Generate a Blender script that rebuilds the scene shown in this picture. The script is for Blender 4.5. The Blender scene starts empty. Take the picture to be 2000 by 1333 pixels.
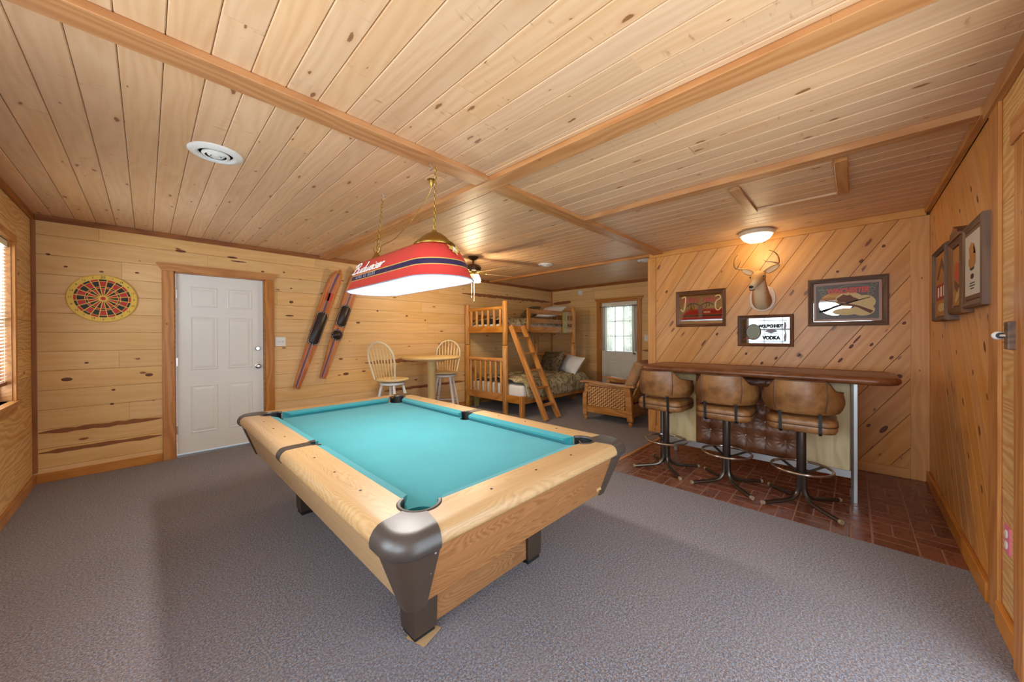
import bpy, bmesh, math, random
from mathutils import Matrix, Vector
random.seed(7)
# light settings
EXPO = 0.95
LW = (18,24,24)
LDOOR = 28
LFAR = 3
LLAMP = 18
LDOME = 2.0
LFAN = 22
SC = bpy.context.scene
COL = SC.collection

# ------------------------------------------------------------------ camera
H_EYE = 1.317
HC = 2.44                                   # ceiling height
XL, YA, YR, XB, XF, YE = -.714, 5.319, -.483, 4.833, 6.898, 2.027
def make_camera():
    yaw, pitch, roll = .7686, -.0046, -.0048
    F = Vector((math.cos(yaw), math.sin(yaw), 0)); R = Vector((math.sin(yaw), -math.cos(yaw), 0)); U = Vector((0, 0, 1))
    F2 = F*math.cos(pitch)+U*math.sin(pitch); U2 = U*math.cos(pitch)-F*math.sin(pitch)
    R3 = R*math.cos(roll)+U2*math.sin(roll); U3 = U2*math.cos(roll)-R*math.sin(roll)
    cd = bpy.data.cameras.new('camera'); cd.sensor_width = 36; cd.lens = 691.1/2000*36; cd.sensor_fit = 'HORIZONTAL'
    cd.shift_y = (660.26-666.5)/2000; cd.clip_start = .02
    co = bpy.data.objects.new('camera', cd); COL.objects.link(co)
    m = Matrix((R3, U3, -F2)).transposed().to_4x4(); m.translation = (0, 0, H_EYE)
    co.matrix_world = m; SC.camera = co
make_camera()

# ------------------------------------------------------------------ world, light, exposure
SC.view_settings.view_transform = 'Standard'; SC.view_settings.look = 'None'
SC.view_settings.gamma = 1; SC.view_settings.use_curve_mapping = False
SC.view_settings.exposure = EXPO
W = bpy.data.worlds.new('sky'); SC.world = W; W.use_nodes = True
W.node_tree.nodes['Background'].inputs[0].default_value = (.72, .82, .95, 1)
W.node_tree.nodes['Background'].inputs[1].default_value = 1.2
def area(name, loc, rot, sx, sy, power, col=(1, 1, 1)):
    l = bpy.data.lights.new(name, 'AREA'); l.shape = 'RECTANGLE'; l.size = sx; l.size_y = sy; l.energy = power; l.color = col
    o = bpy.data.objects.new(name, l); COL.objects.link(o); o.location = loc; o.rotation_euler = rot
    return o
DAY = (.84, .92, 1.0)
R90 = math.pi/2
WIN_L = [(3.55, 4.63), (.86, 1.92), (-.30, .74)]       # windows in the left wall (world Y), z .84 - 2.06
for i, (a, b) in enumerate(WIN_L):
    area('daylight_window_%d' % (i+1), (XL-.16, (a+b)/2, 1.45), (0, -R90, 0), 1.2, b-a, LW[i], DAY)
area("daylight_assumed_door", (1.27, YR-.16, 1.05), (R90, 0, 0), 1.9, 1.95, LDOOR, DAY)  # added daylight lamp behind an assumed, unseen glass door
area('daylight_far_door', (XF+.16, 3.55, 1.50), (0, R90, 0), .95, .6, LFAR, (.95, 1, .95))

# ------------------------------------------------------------------ material helpers
def S(r, g, b):
    f = lambda c: (c/255/12.92) if c/255 <= .04045 else ((c/255+.055)/1.055)**2.4
    return (f(r), f(g), f(b), 1)
class NT:
    def __init__(s, name):
        s.m = bpy.data.materials.new(name); s.m.use_nodes = True; s.t = s.m.node_tree
        s.b = s.t.nodes['Principled BSDF']
    def n(s, typ, ins=None, **at):
        o = s.t.nodes.new(typ)
        for k, v in at.items(): setattr(o, k, v)
        for k, v in (ins or {}).items():
            if isinstance(v, bpy.types.NodeSocket): s.t.links.new(v, o.inputs[k])
            else: o.inputs[k].default_value = v
        return o
    def math(s, op, a, b=0., c=0., clamp=False):
        o = s.n('ShaderNodeMath', {0: a, 1: b, 2: c}, operation=op); o.use_clamp = clamp; return o.outputs[0]
    def vmath(s, op, a, b=(0, 0, 0)):
        return s.n('ShaderNodeVectorMath', {0: a, 1: b}, operation=op).outputs[0]
    def mix(s, f, a, b, typ='MIX'):
        o = s.n('ShaderNodeMix', {0: f, 6: a, 7: b}, data_type='RGBA', blend_type=typ); return o.outputs[2]
    def ramp(s, f, *stops):
        o = s.n('ShaderNodeValToRGB', {0: f}); e = o.color_ramp.elements
        while len(e) < len(stops): e.new(.5)
        for q, (p, c) in zip(e, stops): q.position = p; q.color = c
        return o.outputs[0]
    def smooth(s, v, lo, hi, a=0., b=1.):
        return s.n('ShaderNodeMapRange', {0: v, 1: lo, 2: hi, 3: a, 4: b}, interpolation_type='SMOOTHSTEP').outputs[0]
    def noise(s, vec, scale=1., detail=2., rough=.5):
        return s.n('ShaderNodeTexNoise', {'Vector': vec, 'Scale': scale, 'Detail': detail, 'Roughness': rough}).outputs[0]
    def obj(s): return s.n('ShaderNodeTexCoord').outputs['Object']
    def rnd(s): return s.n('ShaderNodeObjectInfo').outputs['Random']
    def set(s, **k):
        for q, v in k.items():
            q = q.replace('_', ' ')
            if isinstance(v, bpy.types.NodeSocket): s.t.links.new(v, s.b.inputs[q])
            else: s.b.inputs[q].default_value = v
        return s.m
    def bump(s, h, dist=.002, st=.5):
        o = s.n('ShaderNodeBump', {'Height': h, 'Distance': dist, 'Strength': st}); s.t.links.new(o.outputs[0], s.b.inputs['Normal'])

def plain(name, c, rough=.5, metal=0., spec=.5, bump=0., bscale=200., vary=0.):
    t = NT(name)
    col = c
    if vary:
        nz = t.noise(t.obj(), 9., 4.)
        col = t.mix(nz, tuple(x*(1-vary) for x in c[:3])+(1,), tuple(min(1, x*(1+vary)) for x in c[:3])+(1,))
    if bump: t.bump(t.noise(t.obj(), bscale, 2.), bump, .6)
    return t.set(Base_Color=col, Roughness=rough, Metallic=metal, Specular_IOR_Level=spec)

def wood(name, light, dark, knot=S(96, 52, 26), dens=.4, axis='X', rough=.42, grain=1., kscale=1., ring=5., vary=.14, spec=.35, cath=1., kmax=.085, cross=0.):
    """boards: grain along one local axis, streaks, arched grain, knots; every object its own piece of timber"""
    t = NT(name)
    r = t.rnd(); p0 = t.obj()
    sp = t.n('ShaderNodeSeparateXYZ', {0: p0}).outputs
    ordr = {'X': (0, 1, 2), 'Y': (1, 0, 2), 'Z': (2, 0, 1)}[axis]
    p1 = t.n('ShaderNodeCombineXYZ', {0: sp[ordr[0]], 1: sp[ordr[1]], 2: sp[ordr[2]]}).outputs[0]
    off = t.n('ShaderNodeCombineXYZ', {0: t.math('MULTIPLY', r, 91.), 1: t.math('MULTIPLY', r, 47.), 2: t.math('MULTIPLY', r, 13.)}).outputs[0]
    p = t.vmath('ADD', p1, off)
    st = t.noise(t.vmath('MULTIPLY', p, (1.6, 60., 60.)), 1., 3., .6)
    lo = t.noise(t.vmath('MULTIPLY', p, (.9, 4.5, 4.5)), 1., 2.)
    pw = t.vmath('ADD', t.vmath('MULTIPLY', p, (.42, 1., 1.)), t.n('ShaderNodeCombineXYZ', {0: 0., 1: t.math('MULTIPLY', lo, .35), 2: 0.}).outputs[0])
    wv = t.n('ShaderNodeTexWave', {'Vector': pw, 'Scale': ring, 'Distortion': 3.5, 'Detail': 2., 'Detail Scale': 1.2}, wave_type='BANDS', bands_direction='Y').outputs['Fac']
    g = t.math('ADD', t.math('MULTIPLY', st, .55), t.math('MULTIPLY', wv, .45*cath))
    g = t.math('ADD', g, t.math('MULTIPLY', t.math('SUBTRACT', lo, .5), .5))
    g = t.smooth(g, .5-.42/grain, .5+.42/grain)
    col = t.mix(g, light, dark)
    if cross:      # short dark marks running across the board
        cr = t.noise(t.vmath('ADD', t.vmath('MULTIPLY', p, (34., 9., 0.)), (3, 1, 0)), 1., 3., .6); cm = t.noise(t.vmath('MULTIPLY', p, (2.2, 3., 0.)), 1., 1.)
        col = t.mix(t.math('MULTIPLY', t.math('MULTIPLY', t.smooth(cr, .60, .72), t.smooth(cm, .48, .62)), cross), col, knot)
    # knots
    kp = t.vmath('MULTIPLY', p, (2.6*kscale, 7.5*kscale, 0.))
    kn = t.noise(t.vmath('MULTIPLY', p, (22., 40., 0.)), 1., 2.)
    kp = t.vmath('ADD', kp, t.n('ShaderNodeCombineXYZ', {0: t.math('MULTIPLY', t.math('SUBTRACT', kn, .5), .09), 1: t.math('MULTIPLY', t.math('SUBTRACT', kn, .5), .16), 2: 0.}).outputs[0])
    vo = t.n('ShaderNodeTexVoronoi', {'Vector': kp, 'Scale': 1.}, voronoi_dimensions='2D')
    vr = t.n('ShaderNodeSeparateColor', {0: vo.outputs['Color']}).outputs
    size = t.math('MULTIPLY', t.smooth(vr[0], 1-dens, 1., .02, kmax), t.math('GREATER_THAN', vr[0], 1-dens))
    d = t.math('DIVIDE', vo.outputs['Distance'], t.math('MAXIMUM', size, .001))
    core = t.smooth(d, .75, 1.15, 1., 0.); halo = t.smooth(d, .9, 2.6, .45, 0.)
    col = t.mix(halo, col, dark)
    col = t.mix(t.math('MULTIPLY', core, .85), col, knot)
    v = t.math('ADD', 1-vary, t.math('MULTIPLY', r, 2*vary))
    hs = t.n('ShaderNodeHueSaturation', {'Hue': .5, 'Saturation': t.math('ADD', .96, t.math('MULTIPLY', t.math('FRACT', t.math('MULTIPLY', r, 7.3)), .1)), 'Value': v, 'Color': col}).outputs[0]
    t.bump(st, .0012, .35)
    return t.set(Base_Color=hs, Roughness=t.math('ADD', rough-.06, t.math('MULTIPLY', st, .14)), Specular_IOR_Level=spec)

M = {}
M['ceil'] = wood('ceiling_pine', S(221, 182, 143), S(201, 154, 112), S(128, 80, 48), .55, cross=.42, vary=.07, rough=.46, ring=6., grain=.85, kmax=.075, cath=.5)
M['wallA'] = wood('wall_pine', S(228, 189, 134), S(210, 162, 103), S(120, 66, 34), .34, vary=.05, kscale=.72, ring=4., grain=.75, kmax=.06, cath=.5)
M['wallL'] = wood('plywood', S(226, 188, 130), S(202, 150, 90), S(120, 66, 30), .12, grain=1.3, ring=9., vary=.07)
M['bartrim'] = wood('varnished_trim', S(220, 162, 94), S(196, 130, 68), S(112, 58, 28), .3, vary=.05, grain=.8, kmax=.03, cath=.6, rough=.34)
M['barwall'] = wood('varnished_pine', S(220, 162, 94), S(196, 130, 68), S(112, 58, 28), .5, vary=.08, kscale=.8, grain=.8, kmax=.10, cath=.6, rough=.34, ring=3.2, spec=.45)
M['trim'] = wood('trim_pine', S(198, 138, 78), S(172, 110, 56), S(100, 54, 26), .26, vary=.08, rough=.38, kmax=.035)
M['trimdk'] = wood('dark_trim', S(160, 98, 50), S(130, 76, 36), S(80, 40, 20), .2, vary=.06)
M['beam'] = wood('beam_pine', S(197, 142, 92), S(175, 117, 70), S(96, 52, 26), .30, vary=.06, rough=.4, kmax=.04)
M['baseb'] = wood('baseboard_pine', S(200, 138, 76), S(170, 108, 54), S(104, 58, 28), .2, vary=.06)
M['log'] = wood('log_pine', S(212, 156, 88), S(186, 122, 58), S(110, 62, 30), .30, axis='Z', vary=.10, rough=.4)
M['logx'] = wood('bed_rail_pine', S(196, 136, 70), S(164, 104, 46), S(104, 58, 28), .26, vary=.10, rough=.4)
M['greenb'] = wood('treated_board', S(178, 166, 104), S(152, 138, 78), S(110, 80, 40), .2, vary=.05)
M['joint'] = plain('joint_backing', S(112, 66, 32), .8)  # dark brown backing behind the boards, seen in their joints
M['white'] = plain('white_paint', S(228, 228, 226), .45, bump=.0004)
M['doorw'] = plain('door_white', S(226, 226, 224), .42)
M['doorc'] = plain('door_cream', S(222, 216, 202), .45)
M['chrome'] = plain('chrome', (.75, .75, .75, 1), .18, 1.)
M['nickel'] = plain('nickel', (.55, .54, .52, 1), .28, 1.)
M['brass'] = plain('aged_brass', S(178, 148, 72), .38, 1., vary=.12)
M['black'] = plain('black_plastic', S(22, 21, 21), .45)
M['bronze'] = plain('dark_bronze_plastic', S(62, 54, 50), .36, 0., .6, bump=.0006, bscale=420.)
M['dkmetal'] = plain('brown_steel', S(92, 84, 76), .32, .85, vary=.2)
M['alu'] = plain('aluminium', S(190, 196, 200), .36, .8)
M['rubber'] = plain('rubber', S(20, 20, 22), .7)
def felt():
    t = NT('green_felt')
    nz = t.noise(t.obj(), 420., 2.); n2 = t.noise(t.obj(), 5., 3.)
    c = t.mix(n2, S(42, 120, 128), S(50, 132, 140))
    t.bump(nz, .0008, .35)
    return t.set(Base_Color=c, Roughness=.95, Specular_IOR_Level=.15, Sheen_Weight=.15)
M['felt'] = felt()
M['lam'] = wood('oak_laminate_x', S(180, 146, 102), S(154, 114, 73), S(140, 92, 54), .0, axis='X', grain=1.1, ring=55., vary=.0, rough=.36, spec=.5, cath=.6)
M['lamy'] = wood('oak_laminate_y', S(184, 152, 111), S(159, 122, 82), S(140, 92, 54), .0, axis='Y', grain=1.1, ring=55., vary=.0, rough=.36, spec=.5, cath=.6)
def carpet():
    t = NT('speckled_carpet'); p = t.obj()
    a = t.noise(p, 115., 3., .85); b = t.noise(t.vmath('ADD', p, (7, 3, 1)), 90., 3., .85); c = t.noise(p, 3.5, 4., .6); w = t.noise(t.vmath('ADD', p, (1, 9, 4)), 170., 1.)
    col = t.ramp(a, (.38, S(60, 60, 76)), (.46, S(102, 100, 110)), (.53, S(124, 112, 110)), (.60, S(166, 151, 140)))
    col = t.mix(t.smooth(b, .54, .62), col, S(112, 80, 72))
    col = t.mix(t.smooth(b, .46, .38), col, S(130, 142, 164))
    col = t.mix(t.smooth(c, .35, .65, 0., .30), col, S(126, 112, 112))
    t.bump(w, .006, .9)
    return t.set(Base_Color=col, Roughness=.97, Specular_IOR_Level=.1, Sheen_Weight=.2)
M['carpet'] = carpet()
def brick():
    t = NT('brick_vinyl'); p = t.obj(); r = t.rnd()
    n = t.noise(t.vmath('ADD', p, t.n('ShaderNodeCombineXYZ', {0: t.math('MULTIPLY', r, 50.), 1: 0., 2: 0.}).outputs[0]), 14., 3., .6)
    c = t.mix(t.smooth(n, .3, .7), S(110, 62, 46), S(130, 78, 58))
    h = t.n('ShaderNodeHueSaturation', {'Hue': .5, 'Saturation': 1., 'Value': t.math('ADD', .8, t.math('MULTIPLY', r, .4)), 'Color': c}).outputs[0]
    t.bump(t.noise(p, 120., 2.), .0004, .2)
    return t.set(Base_Color=h, Roughness=t.smooth(n, .3, .7, .24, .36), Specular_IOR_Level=.5)
M['brick'] = brick(); M['grout'] = plain('grout', S(156, 118, 100), .5)
def leather(name, a, b, rough=.4):
    t = NT(name); p = t.obj()
    n = t.noise(p, 9., 5., .65); f = t.noise(p, 230., 3.)
    c = t.mix(t.smooth(n, .3, .72), a, b)
    t.bump(f, .0008, .35)
    return t.set(Base_Color=c, Roughness=rough, Specular_IOR_Level=.5)
M['leather'] = leather('tan_vinyl', S(108, 68, 34), S(152, 106, 62))
M['leatherd'] = leather('brown_vinyl', S(92, 52, 30), S(122, 74, 46), .36)
M['bartop'] = leather('bar_top_vinyl', S(104, 58, 30), S(140, 86, 50), .3)
M['fabric'] = leather('brown_fabric', S(150, 112, 76), S(176, 138, 100), .9)
M['blonde'] = wood('blonde_panelling', S(206, 188, 146), S(184, 161, 116), S(140, 110, 60), .1, axis='Z', vary=.03, ring=6.)
M['mirror'] = plain('mirror_glass', (.6, .6, .58, 1), .03, 1.)
M['framew'] = wood('dark_frame_wood', S(122, 78, 48), S(82, 50, 30), dens=0., vary=.05, rough=.4)
M['frameg'] = wood('grey_frame_wood', S(120, 92, 74), S(84, 64, 54), dens=0., vary=.05, rough=.5)
M['natural'] = plain('natural_chair_wood', S(230, 200, 146), .4, vary=.06)
M['natural2'] = plain('natural_table_wood', S(222, 190, 130), .36, vary=.08)
M['rattan'] = wood('armchair_wood', S(192, 138, 82), S(160, 106, 56), dens=0., axis='Y', vary=.04)
M['weave'] = plain('woven_rattan', S(206, 152, 92), .6, vary=.2)
def camo(name, cols, sc=9.):
    t = NT(name); p = t.vmath('MULTIPLY', t.obj(), (1, 1, .6))
    n1 = t.noise(p, sc, 4., .65); n2 = t.noise(t.vmath('ADD', p, (5, 2, 8)), sc*2.3, 5., .7); n3 = t.noise(t.vmath('ADD', p, (1, 7, 3)), sc*3.1, 3., .7)
    c = t.mix(t.smooth(n1, .44, .54), cols[0], cols[1])
    c = t.mix(t.smooth(n2, .54, .6), c, cols[2])
    c = t.mix(t.smooth(n3, .58, .64), c, cols[3])
    t.bump(n2, .004, .4)
    return t.set(Base_Color=c, Roughness=.9, Specular_IOR_Level=.15)
M['camo'] = camo('leaf_camouflage', (S(150, 136, 100), S(190, 172, 136), S(92, 82, 56), S(216, 200, 172)))
M['camod'] = camo('dark_camouflage', (S(86, 74, 54), S(120, 104, 78), S(44, 38, 28), S(150, 130, 100)), 14.)
M['sheet'] = plain('white_sheet', S(226, 224, 222), .85, bump=.003, bscale=14.)
M['red'] = plain('red_enamel', S(206, 62, 58), .35, vary=.05)
M['navy'] = plain('navy_band', S(44, 34, 74), .35)
M['gold'] = plain('gold_print', S(206, 178, 96), .4)
M['enamelw'] = plain('white_enamel', S(150, 160, 178), .5)
M['letter'] = plain('white_lettering', S(245, 240, 236), .5)
M['ink'] = plain('dark_ink', S(36, 30, 28), .6)
M['silverink'] = plain('grey_ink', S(150, 146, 160), .6)
M['redink'] = plain('red_ink', S(160, 44, 40), .5)
M['goldink'] = plain('gold_ink', S(206, 176, 108), .4)
M['brownink'] = plain('brown_ink', S(112, 70, 48), .6)
M['cream'] = plain('cream_paper', S(232, 222, 196), .7)
M['bark'] = plain('bark_edge', S(142, 90, 54), .9, bump=.004, bscale=60., vary=.25)
M['knotm'] = plain('dark_knot', S(104, 58, 28), .55, vary=.25)
M['linen'] = plain('sheer_curtain', S(196, 184, 176), .9, vary=.06)
def emis(name, c, st):
    t = NT(name); return t.set(Base_Color=c, Emission_Color=c, Emission_Strength=st)
M['bulb'] = emis('lit_bulb', (1, .95, .88, 1), 3.)
M['bowl'] = emis('lit_glass_bowl', (1, .92, .74, 1), 1.6)
def glass():
    t = NT('window_glass'); nt = t.t
    tr = t.n('ShaderNodeBsdfTransparent', {0: (.96, .98, .98, 1)}); gl = t.n('ShaderNodeBsdfGlossy', {0: (1, 1, 1, 1), 1: .02})
    mx = t.n('ShaderNodeMixShader', {0: .06, 1: tr.outputs[0], 2: gl.outputs[0]})
    nt.links.new(mx.outputs[0], nt.nodes['Material Output'].inputs[0]); return t.m
M['glass'] = glass()
def frosted():
    t = NT('frosted_glass'); nt = t.t; n = t.noise(t.obj(), 26., 4., .7)
    c = t.mix(t.smooth(n, .38, .62), S(186, 204, 190), S(250, 252, 250))
    tl = t.n('ShaderNodeBsdfTranslucent', {0: c}); tr = t.n('ShaderNodeBsdfTransparent', {0: c})
    mx = t.n('ShaderNodeMixShader', {0: .04, 1: tl.outputs[0], 2: tr.outputs[0]})
    nt.links.new(mx.outputs[0], nt.nodes['Material Output'].inputs[0]); return t.m
M['frost'] = frosted()
def sheer():
    t = NT('sheer_curtain_cloth'); nt = t.t
    d = t.n('ShaderNodeBsdfDiffuse', {0: S(206, 194, 188)}); tl = t.n('ShaderNodeBsdfTranslucent', {0: S(206, 194, 188)}); tr = t.n('ShaderNodeBsdfTransparent', {0: (1, 1, 1, 1)})
    m1 = t.n('ShaderNodeMixShader', {0: .55, 1: d.outputs[0], 2: tl.outputs[0]}); m2 = t.n('ShaderNodeMixShader', {0: .18, 1: m1.outputs[0], 2: tr.outputs[0]})
    nt.links.new(m2.outputs[0], nt.nodes['Material Output'].inputs[0]); return t.m
M['sheer'] = sheer()
def hide():
    t = NT('deer_hide'); sp = t.n('ShaderNodeSeparateXYZ', {0: t.obj()}).outputs
    n = t.noise(t.obj(), 60., 3.)
    f = t.math('ADD', t.math('ABSOLUTE', sp[0]), t.math('MULTIPLY', t.math('SUBTRACT', n, .5), .03))
    c = t.mix(t.smooth(f, .03, .075), S(224, 196, 158), S(190, 134, 78))
    c = t.mix(t.smooth(sp[1], .14, .22), c, S(196, 146, 92))
    t.bump(t.noise(t.obj(), 300., 2.), .002, .4)
    return t.set(Base_Color=c, Roughness=.85, Specular_IOR_Level=.15)
M['hide'] = hide()
M['antler'] = plain('antler', S(168, 132, 84), .5, vary=.25)
M['plaque'] = plain('cream_plaque', S(226, 206, 188), .5, vary=.05)
M['card'] = plain('cardboard', S(176, 138, 96), .9, vary=.15)

# ------------------------------------------------------------------ mesh builder
class MB:
    def __init__(s): s.v = []; s.f = []
    def add(s, v, f):
        o = len(s.v); s.v += [Vector(q) for q in v]; s.f += [[i+o for i in q] for q in f]; return s
    def box(s, x0, x1, y0, y1, z0, z1, m=None):
        v = [(x0, y0, z0), (x1, y0, z0), (x1, y1, z0), (x0, y1, z0), (x0, y0, z1), (x1, y0, z1), (x1, y1, z1), (x0, y1, z1)]
        if m is not None: v = [m @ Vector(q) for q in v]
        return s.add(v, [(0, 3, 2, 1), (4, 5, 6, 7), (0, 1, 5, 4), (1, 2, 6, 5), (2, 3, 7, 6), (3, 0, 4, 7)])
    def cbox(s, c, sz, m=None):
        return s.box(c[0]-sz[0]/2, c[0]+sz[0]/2, c[1]-sz[1]/2, c[1]+sz[1]/2, c[2]-sz[2]/2, c[2]+sz[2]/2, m)
    def bar(s, p, q, w, h, up=(0, 0, 1)):
        p, q = Vector(p), Vector(q); d = (q-p).normalized(); u = Vector(up); a = d.cross(u).normalized(); b = a.cross(d)
        v = [r+a*i*w/2+b*j*h/2 for r in (p, q) for i, j in ((-1, -1), (1, -1), (1, 1), (-1, 1))]
        return s.add(v, [(0, 1, 2, 3), (7, 6, 5, 4), (0, 4, 5, 1), (1, 5, 6, 2), (2, 6, 7, 3), (3, 7, 4, 0)])
    def loft(s, rings, cap=True, closed=False):
        n = len(rings[0]); v = [q for r in rings for q in r]; f = []
        k = len(rings)
        for i in range(k if closed else k-1):
            a, b = i*n, ((i+1) % k)*n
            for j in range(n): f.append((a+j, a+(j+1) % n, b+(j+1) % n, b+j))
        if cap and not closed: f.append(tuple(range(n-1, -1, -1))); f.append(tuple(range((k-1)*n, k*n)))
        return s.add(v, f)
    def tube(s, pts, r, n=8, closed=False, cap=True, flat=1., up=None):
        P = [Vector(p) for p in pts]; k = len(P); rr = r if isinstance(r, (list, tuple)) else [r]*k
        rings = []; a = None
        for i in range(k):
            if closed: d = P[(i+1) % k]-P[i-1]
            else: d = P[min(i+1, k-1)]-P[max(i-1, 0)]
            d.normalize()
            if up is not None: a = d.cross(Vector(up)).normalized()
            elif a is None: a = d.orthogonal().normalized()
            else: a = (a-d*a.dot(d)).normalized()
            b = d.cross(a)
            rings.append([P[i]+(a*math.cos(t)+b*math.sin(t)*flat)*rr[i] for t in [2*math.pi*j/n for j in range(n)]])
        return s.loft(rings, cap, closed)
    def lathe(s, prof, n=24, c=(0, 0, 0), sx=1., sy=1.):
        c = Vector(c)
        return s.loft([[c+Vector((max(r, 1e-4)*sx*math.cos(t), max(r, 1e-4)*sy*math.sin(t), z)) for t in [2*math.pi*j/n for j in range(n)]] for r, z in prof])
    def prism(s, poly, z0, z1):
        n = len(poly)
        v = [(x, y, z0) for x, y in poly]+[(x, y, z1) for x, y in poly]
        return s.add(v, [tuple(range(n-1, -1, -1)), tuple(range(n, 2*n))]+[(i, (i+1) % n, n+(i+1) % n, n+i) for i in range(n)])
    def grid(s, fn, nu, nv):
        v = [fn(i/nu, j/nv) for j in range(nv+1) for i in range(nu+1)]
        return s.add(v, [(j*(nu+1)+i, j*(nu+1)+i+1, (j+1)*(nu+1)+i+1, (j+1)*(nu+1)+i) for j in range(nv) for i in range(nu)])
    def tf(s, m): s.v = [m @ q for q in s.v]; return s
    def mesh(s, name, smooth=35, bevel=0., seg=2, recalc=True):
        me = bpy.data.meshes.new(name); me.from_pydata([tuple(q) for q in s.v], [], s.f)
        if bevel or recalc:
            bm = bmesh.new(); bm.from_mesh(me)
            if recalc: bmesh.ops.recalc_face_normals(bm, faces=bm.faces)
            if bevel:
                es = [e for e in bm.edges if len(e.link_faces) == 2 and e.calc_face_angle(0) > .5]
                bmesh.ops.bevel(bm, geom=es, offset=bevel, segments=seg, affect='EDGES', profile=.5, clamp_overlap=True)
            bm.to_mesh(me); bm.free()
        if smooth:
            me.polygons.foreach_set('use_smooth', [True]*len(me.polygons)); me.set_sharp_from_angle(angle=math.radians(smooth))
        return me
    def build(s, name, mat, parent=None, mw=None, smooth=35, bevel=0., seg=2, recalc=True, label=None, **k):
        me = s.mesh(name, smooth, bevel, seg, recalc); me.materials.append(M[mat] if isinstance(mat, str) else mat)
        return put(name, me, parent, mw, label)
def put(name, me, parent=None, mw=None, label=None):
    o = bpy.data.objects.new(name, me); COL.objects.link(o)
    if parent is not None: o.parent = parent
    if mw is not None: o.matrix_basis = mw
    if label: o['label'] = label
    return o
def tag(o, label=None, cat=None, group=None, kind=None):
    if label: o['label'] = label
    if cat: o['category'] = cat
    if group: o['group'] = group
    if kind: o['kind'] = kind
    return o
def thing(name, label, cat, mw=None, loc=None, rz=0., group=None, kind=None):
    o = bpy.data.objects.new(name, None); COL.objects.link(o); o.empty_display_size = .1
    if mw is not None: o.matrix_basis = mw
    if loc is not None: o.matrix_basis = Matrix.Translation(loc) @ Matrix.Rotation(rz, 4, 'Z')
    return tag(o, label, cat, group, kind)
def dup(root, mw, label):
    r = root.copy(); COL.objects.link(r); r.matrix_basis = mw; r['label'] = label
    for ch in list(root.children):
        c = ch.copy(); COL.objects.link(c); c.parent = r
        for g in ch.children:
            d = g.copy(); COL.objects.link(d); d.parent = c
    return r
def frame(U, V, N, O):
    m = Matrix((Vector(U), Vector(V), Vector(N))).transposed().to_4x4(); m.translation = O; return m
# wall frames: local x to the right as seen from inside, y up, z into the room
def FA(x, z, d=0.): return frame((1, 0, 0), (0, 0, 1), (0, -1, 0), (x, YA-d, z))
def FL(y, z, d=0.): return frame((0, 1, 0), (0, 0, 1), (1, 0, 0), (XL+d, y, z))
def FB(y, z, d=0.): return frame((0, -1, 0), (0, 0, 1), (-1, 0, 0), (XB-d, y, z))
def FF(y, z, d=0.): return frame((0, -1, 0), (0, 0, 1), (-1, 0, 0), (XF-d, y, z))
def FR(x, z, d=0.): return frame((-1, 0, 0), (0, 0, 1), (0, 1, 0), (x, YR+d, z))
def FC(x, y, d=0.): return frame((0, 1, 0), (1, 0, 0), (0, 0, -1), (x, y, HC-d))      # ceiling: local x along world Y, z down

def board_mesh(L, Wd, T, ch):
    a, b = Wd/2, T-ch
    sec = [(-a, 0), (a, 0), (a, b), (a-ch, T), (-a+ch, T), (-a, b)]
    v = [(x, y, z) for x in (-L/2, L/2) for y, z in sec]
    f = [tuple(range(5, -1, -1)), tuple(range(6, 12))]+[(i, (i+1) % 6, 6+(i+1) % 6, 6+i) for i in range(6)]
    return v, f
_bm = {}
def board(name, parent, mw, L, Wd, T=.012, ch=.004, mat='wallA'):
    key = (round(L, 3), round(Wd, 3), T, ch, mat)
    if key not in _bm:
        v, f = board_mesh(L, Wd, T, ch); m = MB().add(v, f); me = m.mesh('board', 0); me.materials.append(M[mat]); _bm[key] = me
    return put(name, _bm[key], parent, mw)
def text_mesh(txt, size, shear=0., extr=.0008, spacing=1., off=0.):
    cu = bpy.data.curves.new('lettering', 'FONT'); cu.body = txt; cu.size = size; cu.align_x = 'CENTER'; cu.align_y = 'CENTER'; cu.shear = shear; cu.extrude = extr
    cu.space_character = spacing; cu.resolution_u = 3; cu.offset = off
    o = bpy.data.objects.new('lettering', cu); COL.objects.link(o)
    me = bpy.data.meshes.new_from_object(o.evaluated_get(bpy.context.evaluated_depsgraph_get()))
    bpy.data.objects.remove(o); bpy.data.curves.remove(cu); return me
def text(txt, size, mat, parent, x, y, z, name='lettering', rot=0., sx=1., **k):
    me = text_mesh(txt, size, **k); me.materials.clear(); me.materials.append(M[mat])
    return put(name, me, parent, Matrix.Translation((x, y, z)) @ Matrix.Rotation(rot, 4, 'Z') @ Matrix.Diagonal((sx, 1, 1, 1)))
def catmull(pts, k=5):
    P = [Vector(p) for p in pts]; out = []
    for i in range(len(P)-1):
        a, b, c, d = P[max(i-1, 0)], P[i], P[i+1], P[min(i+2, len(P)-1)]
        for j in range(k):
            t = j/k; out.append(.5*((2*b)+(c-a)*t+(2*a-5*b+4*c-d)*t*t+(3*b-a-3*c+d)*t**3))
    return out+[P[-1]]
def rrect(w, h, r, n=5, cx=0., cy=0.):
    out = []
    for sx, sy, a0 in ((1, 1, 0), (-1, 1, 90), (-1, -1, 180), (1, -1, 270)):
        for i in range(n+1):
            a = math.radians(a0+90*i/n); out.append((cx+sx*(w/2-r)+r*math.cos(a), cy+sy*(h/2-r)+r*math.sin(a)))
    return out

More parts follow.
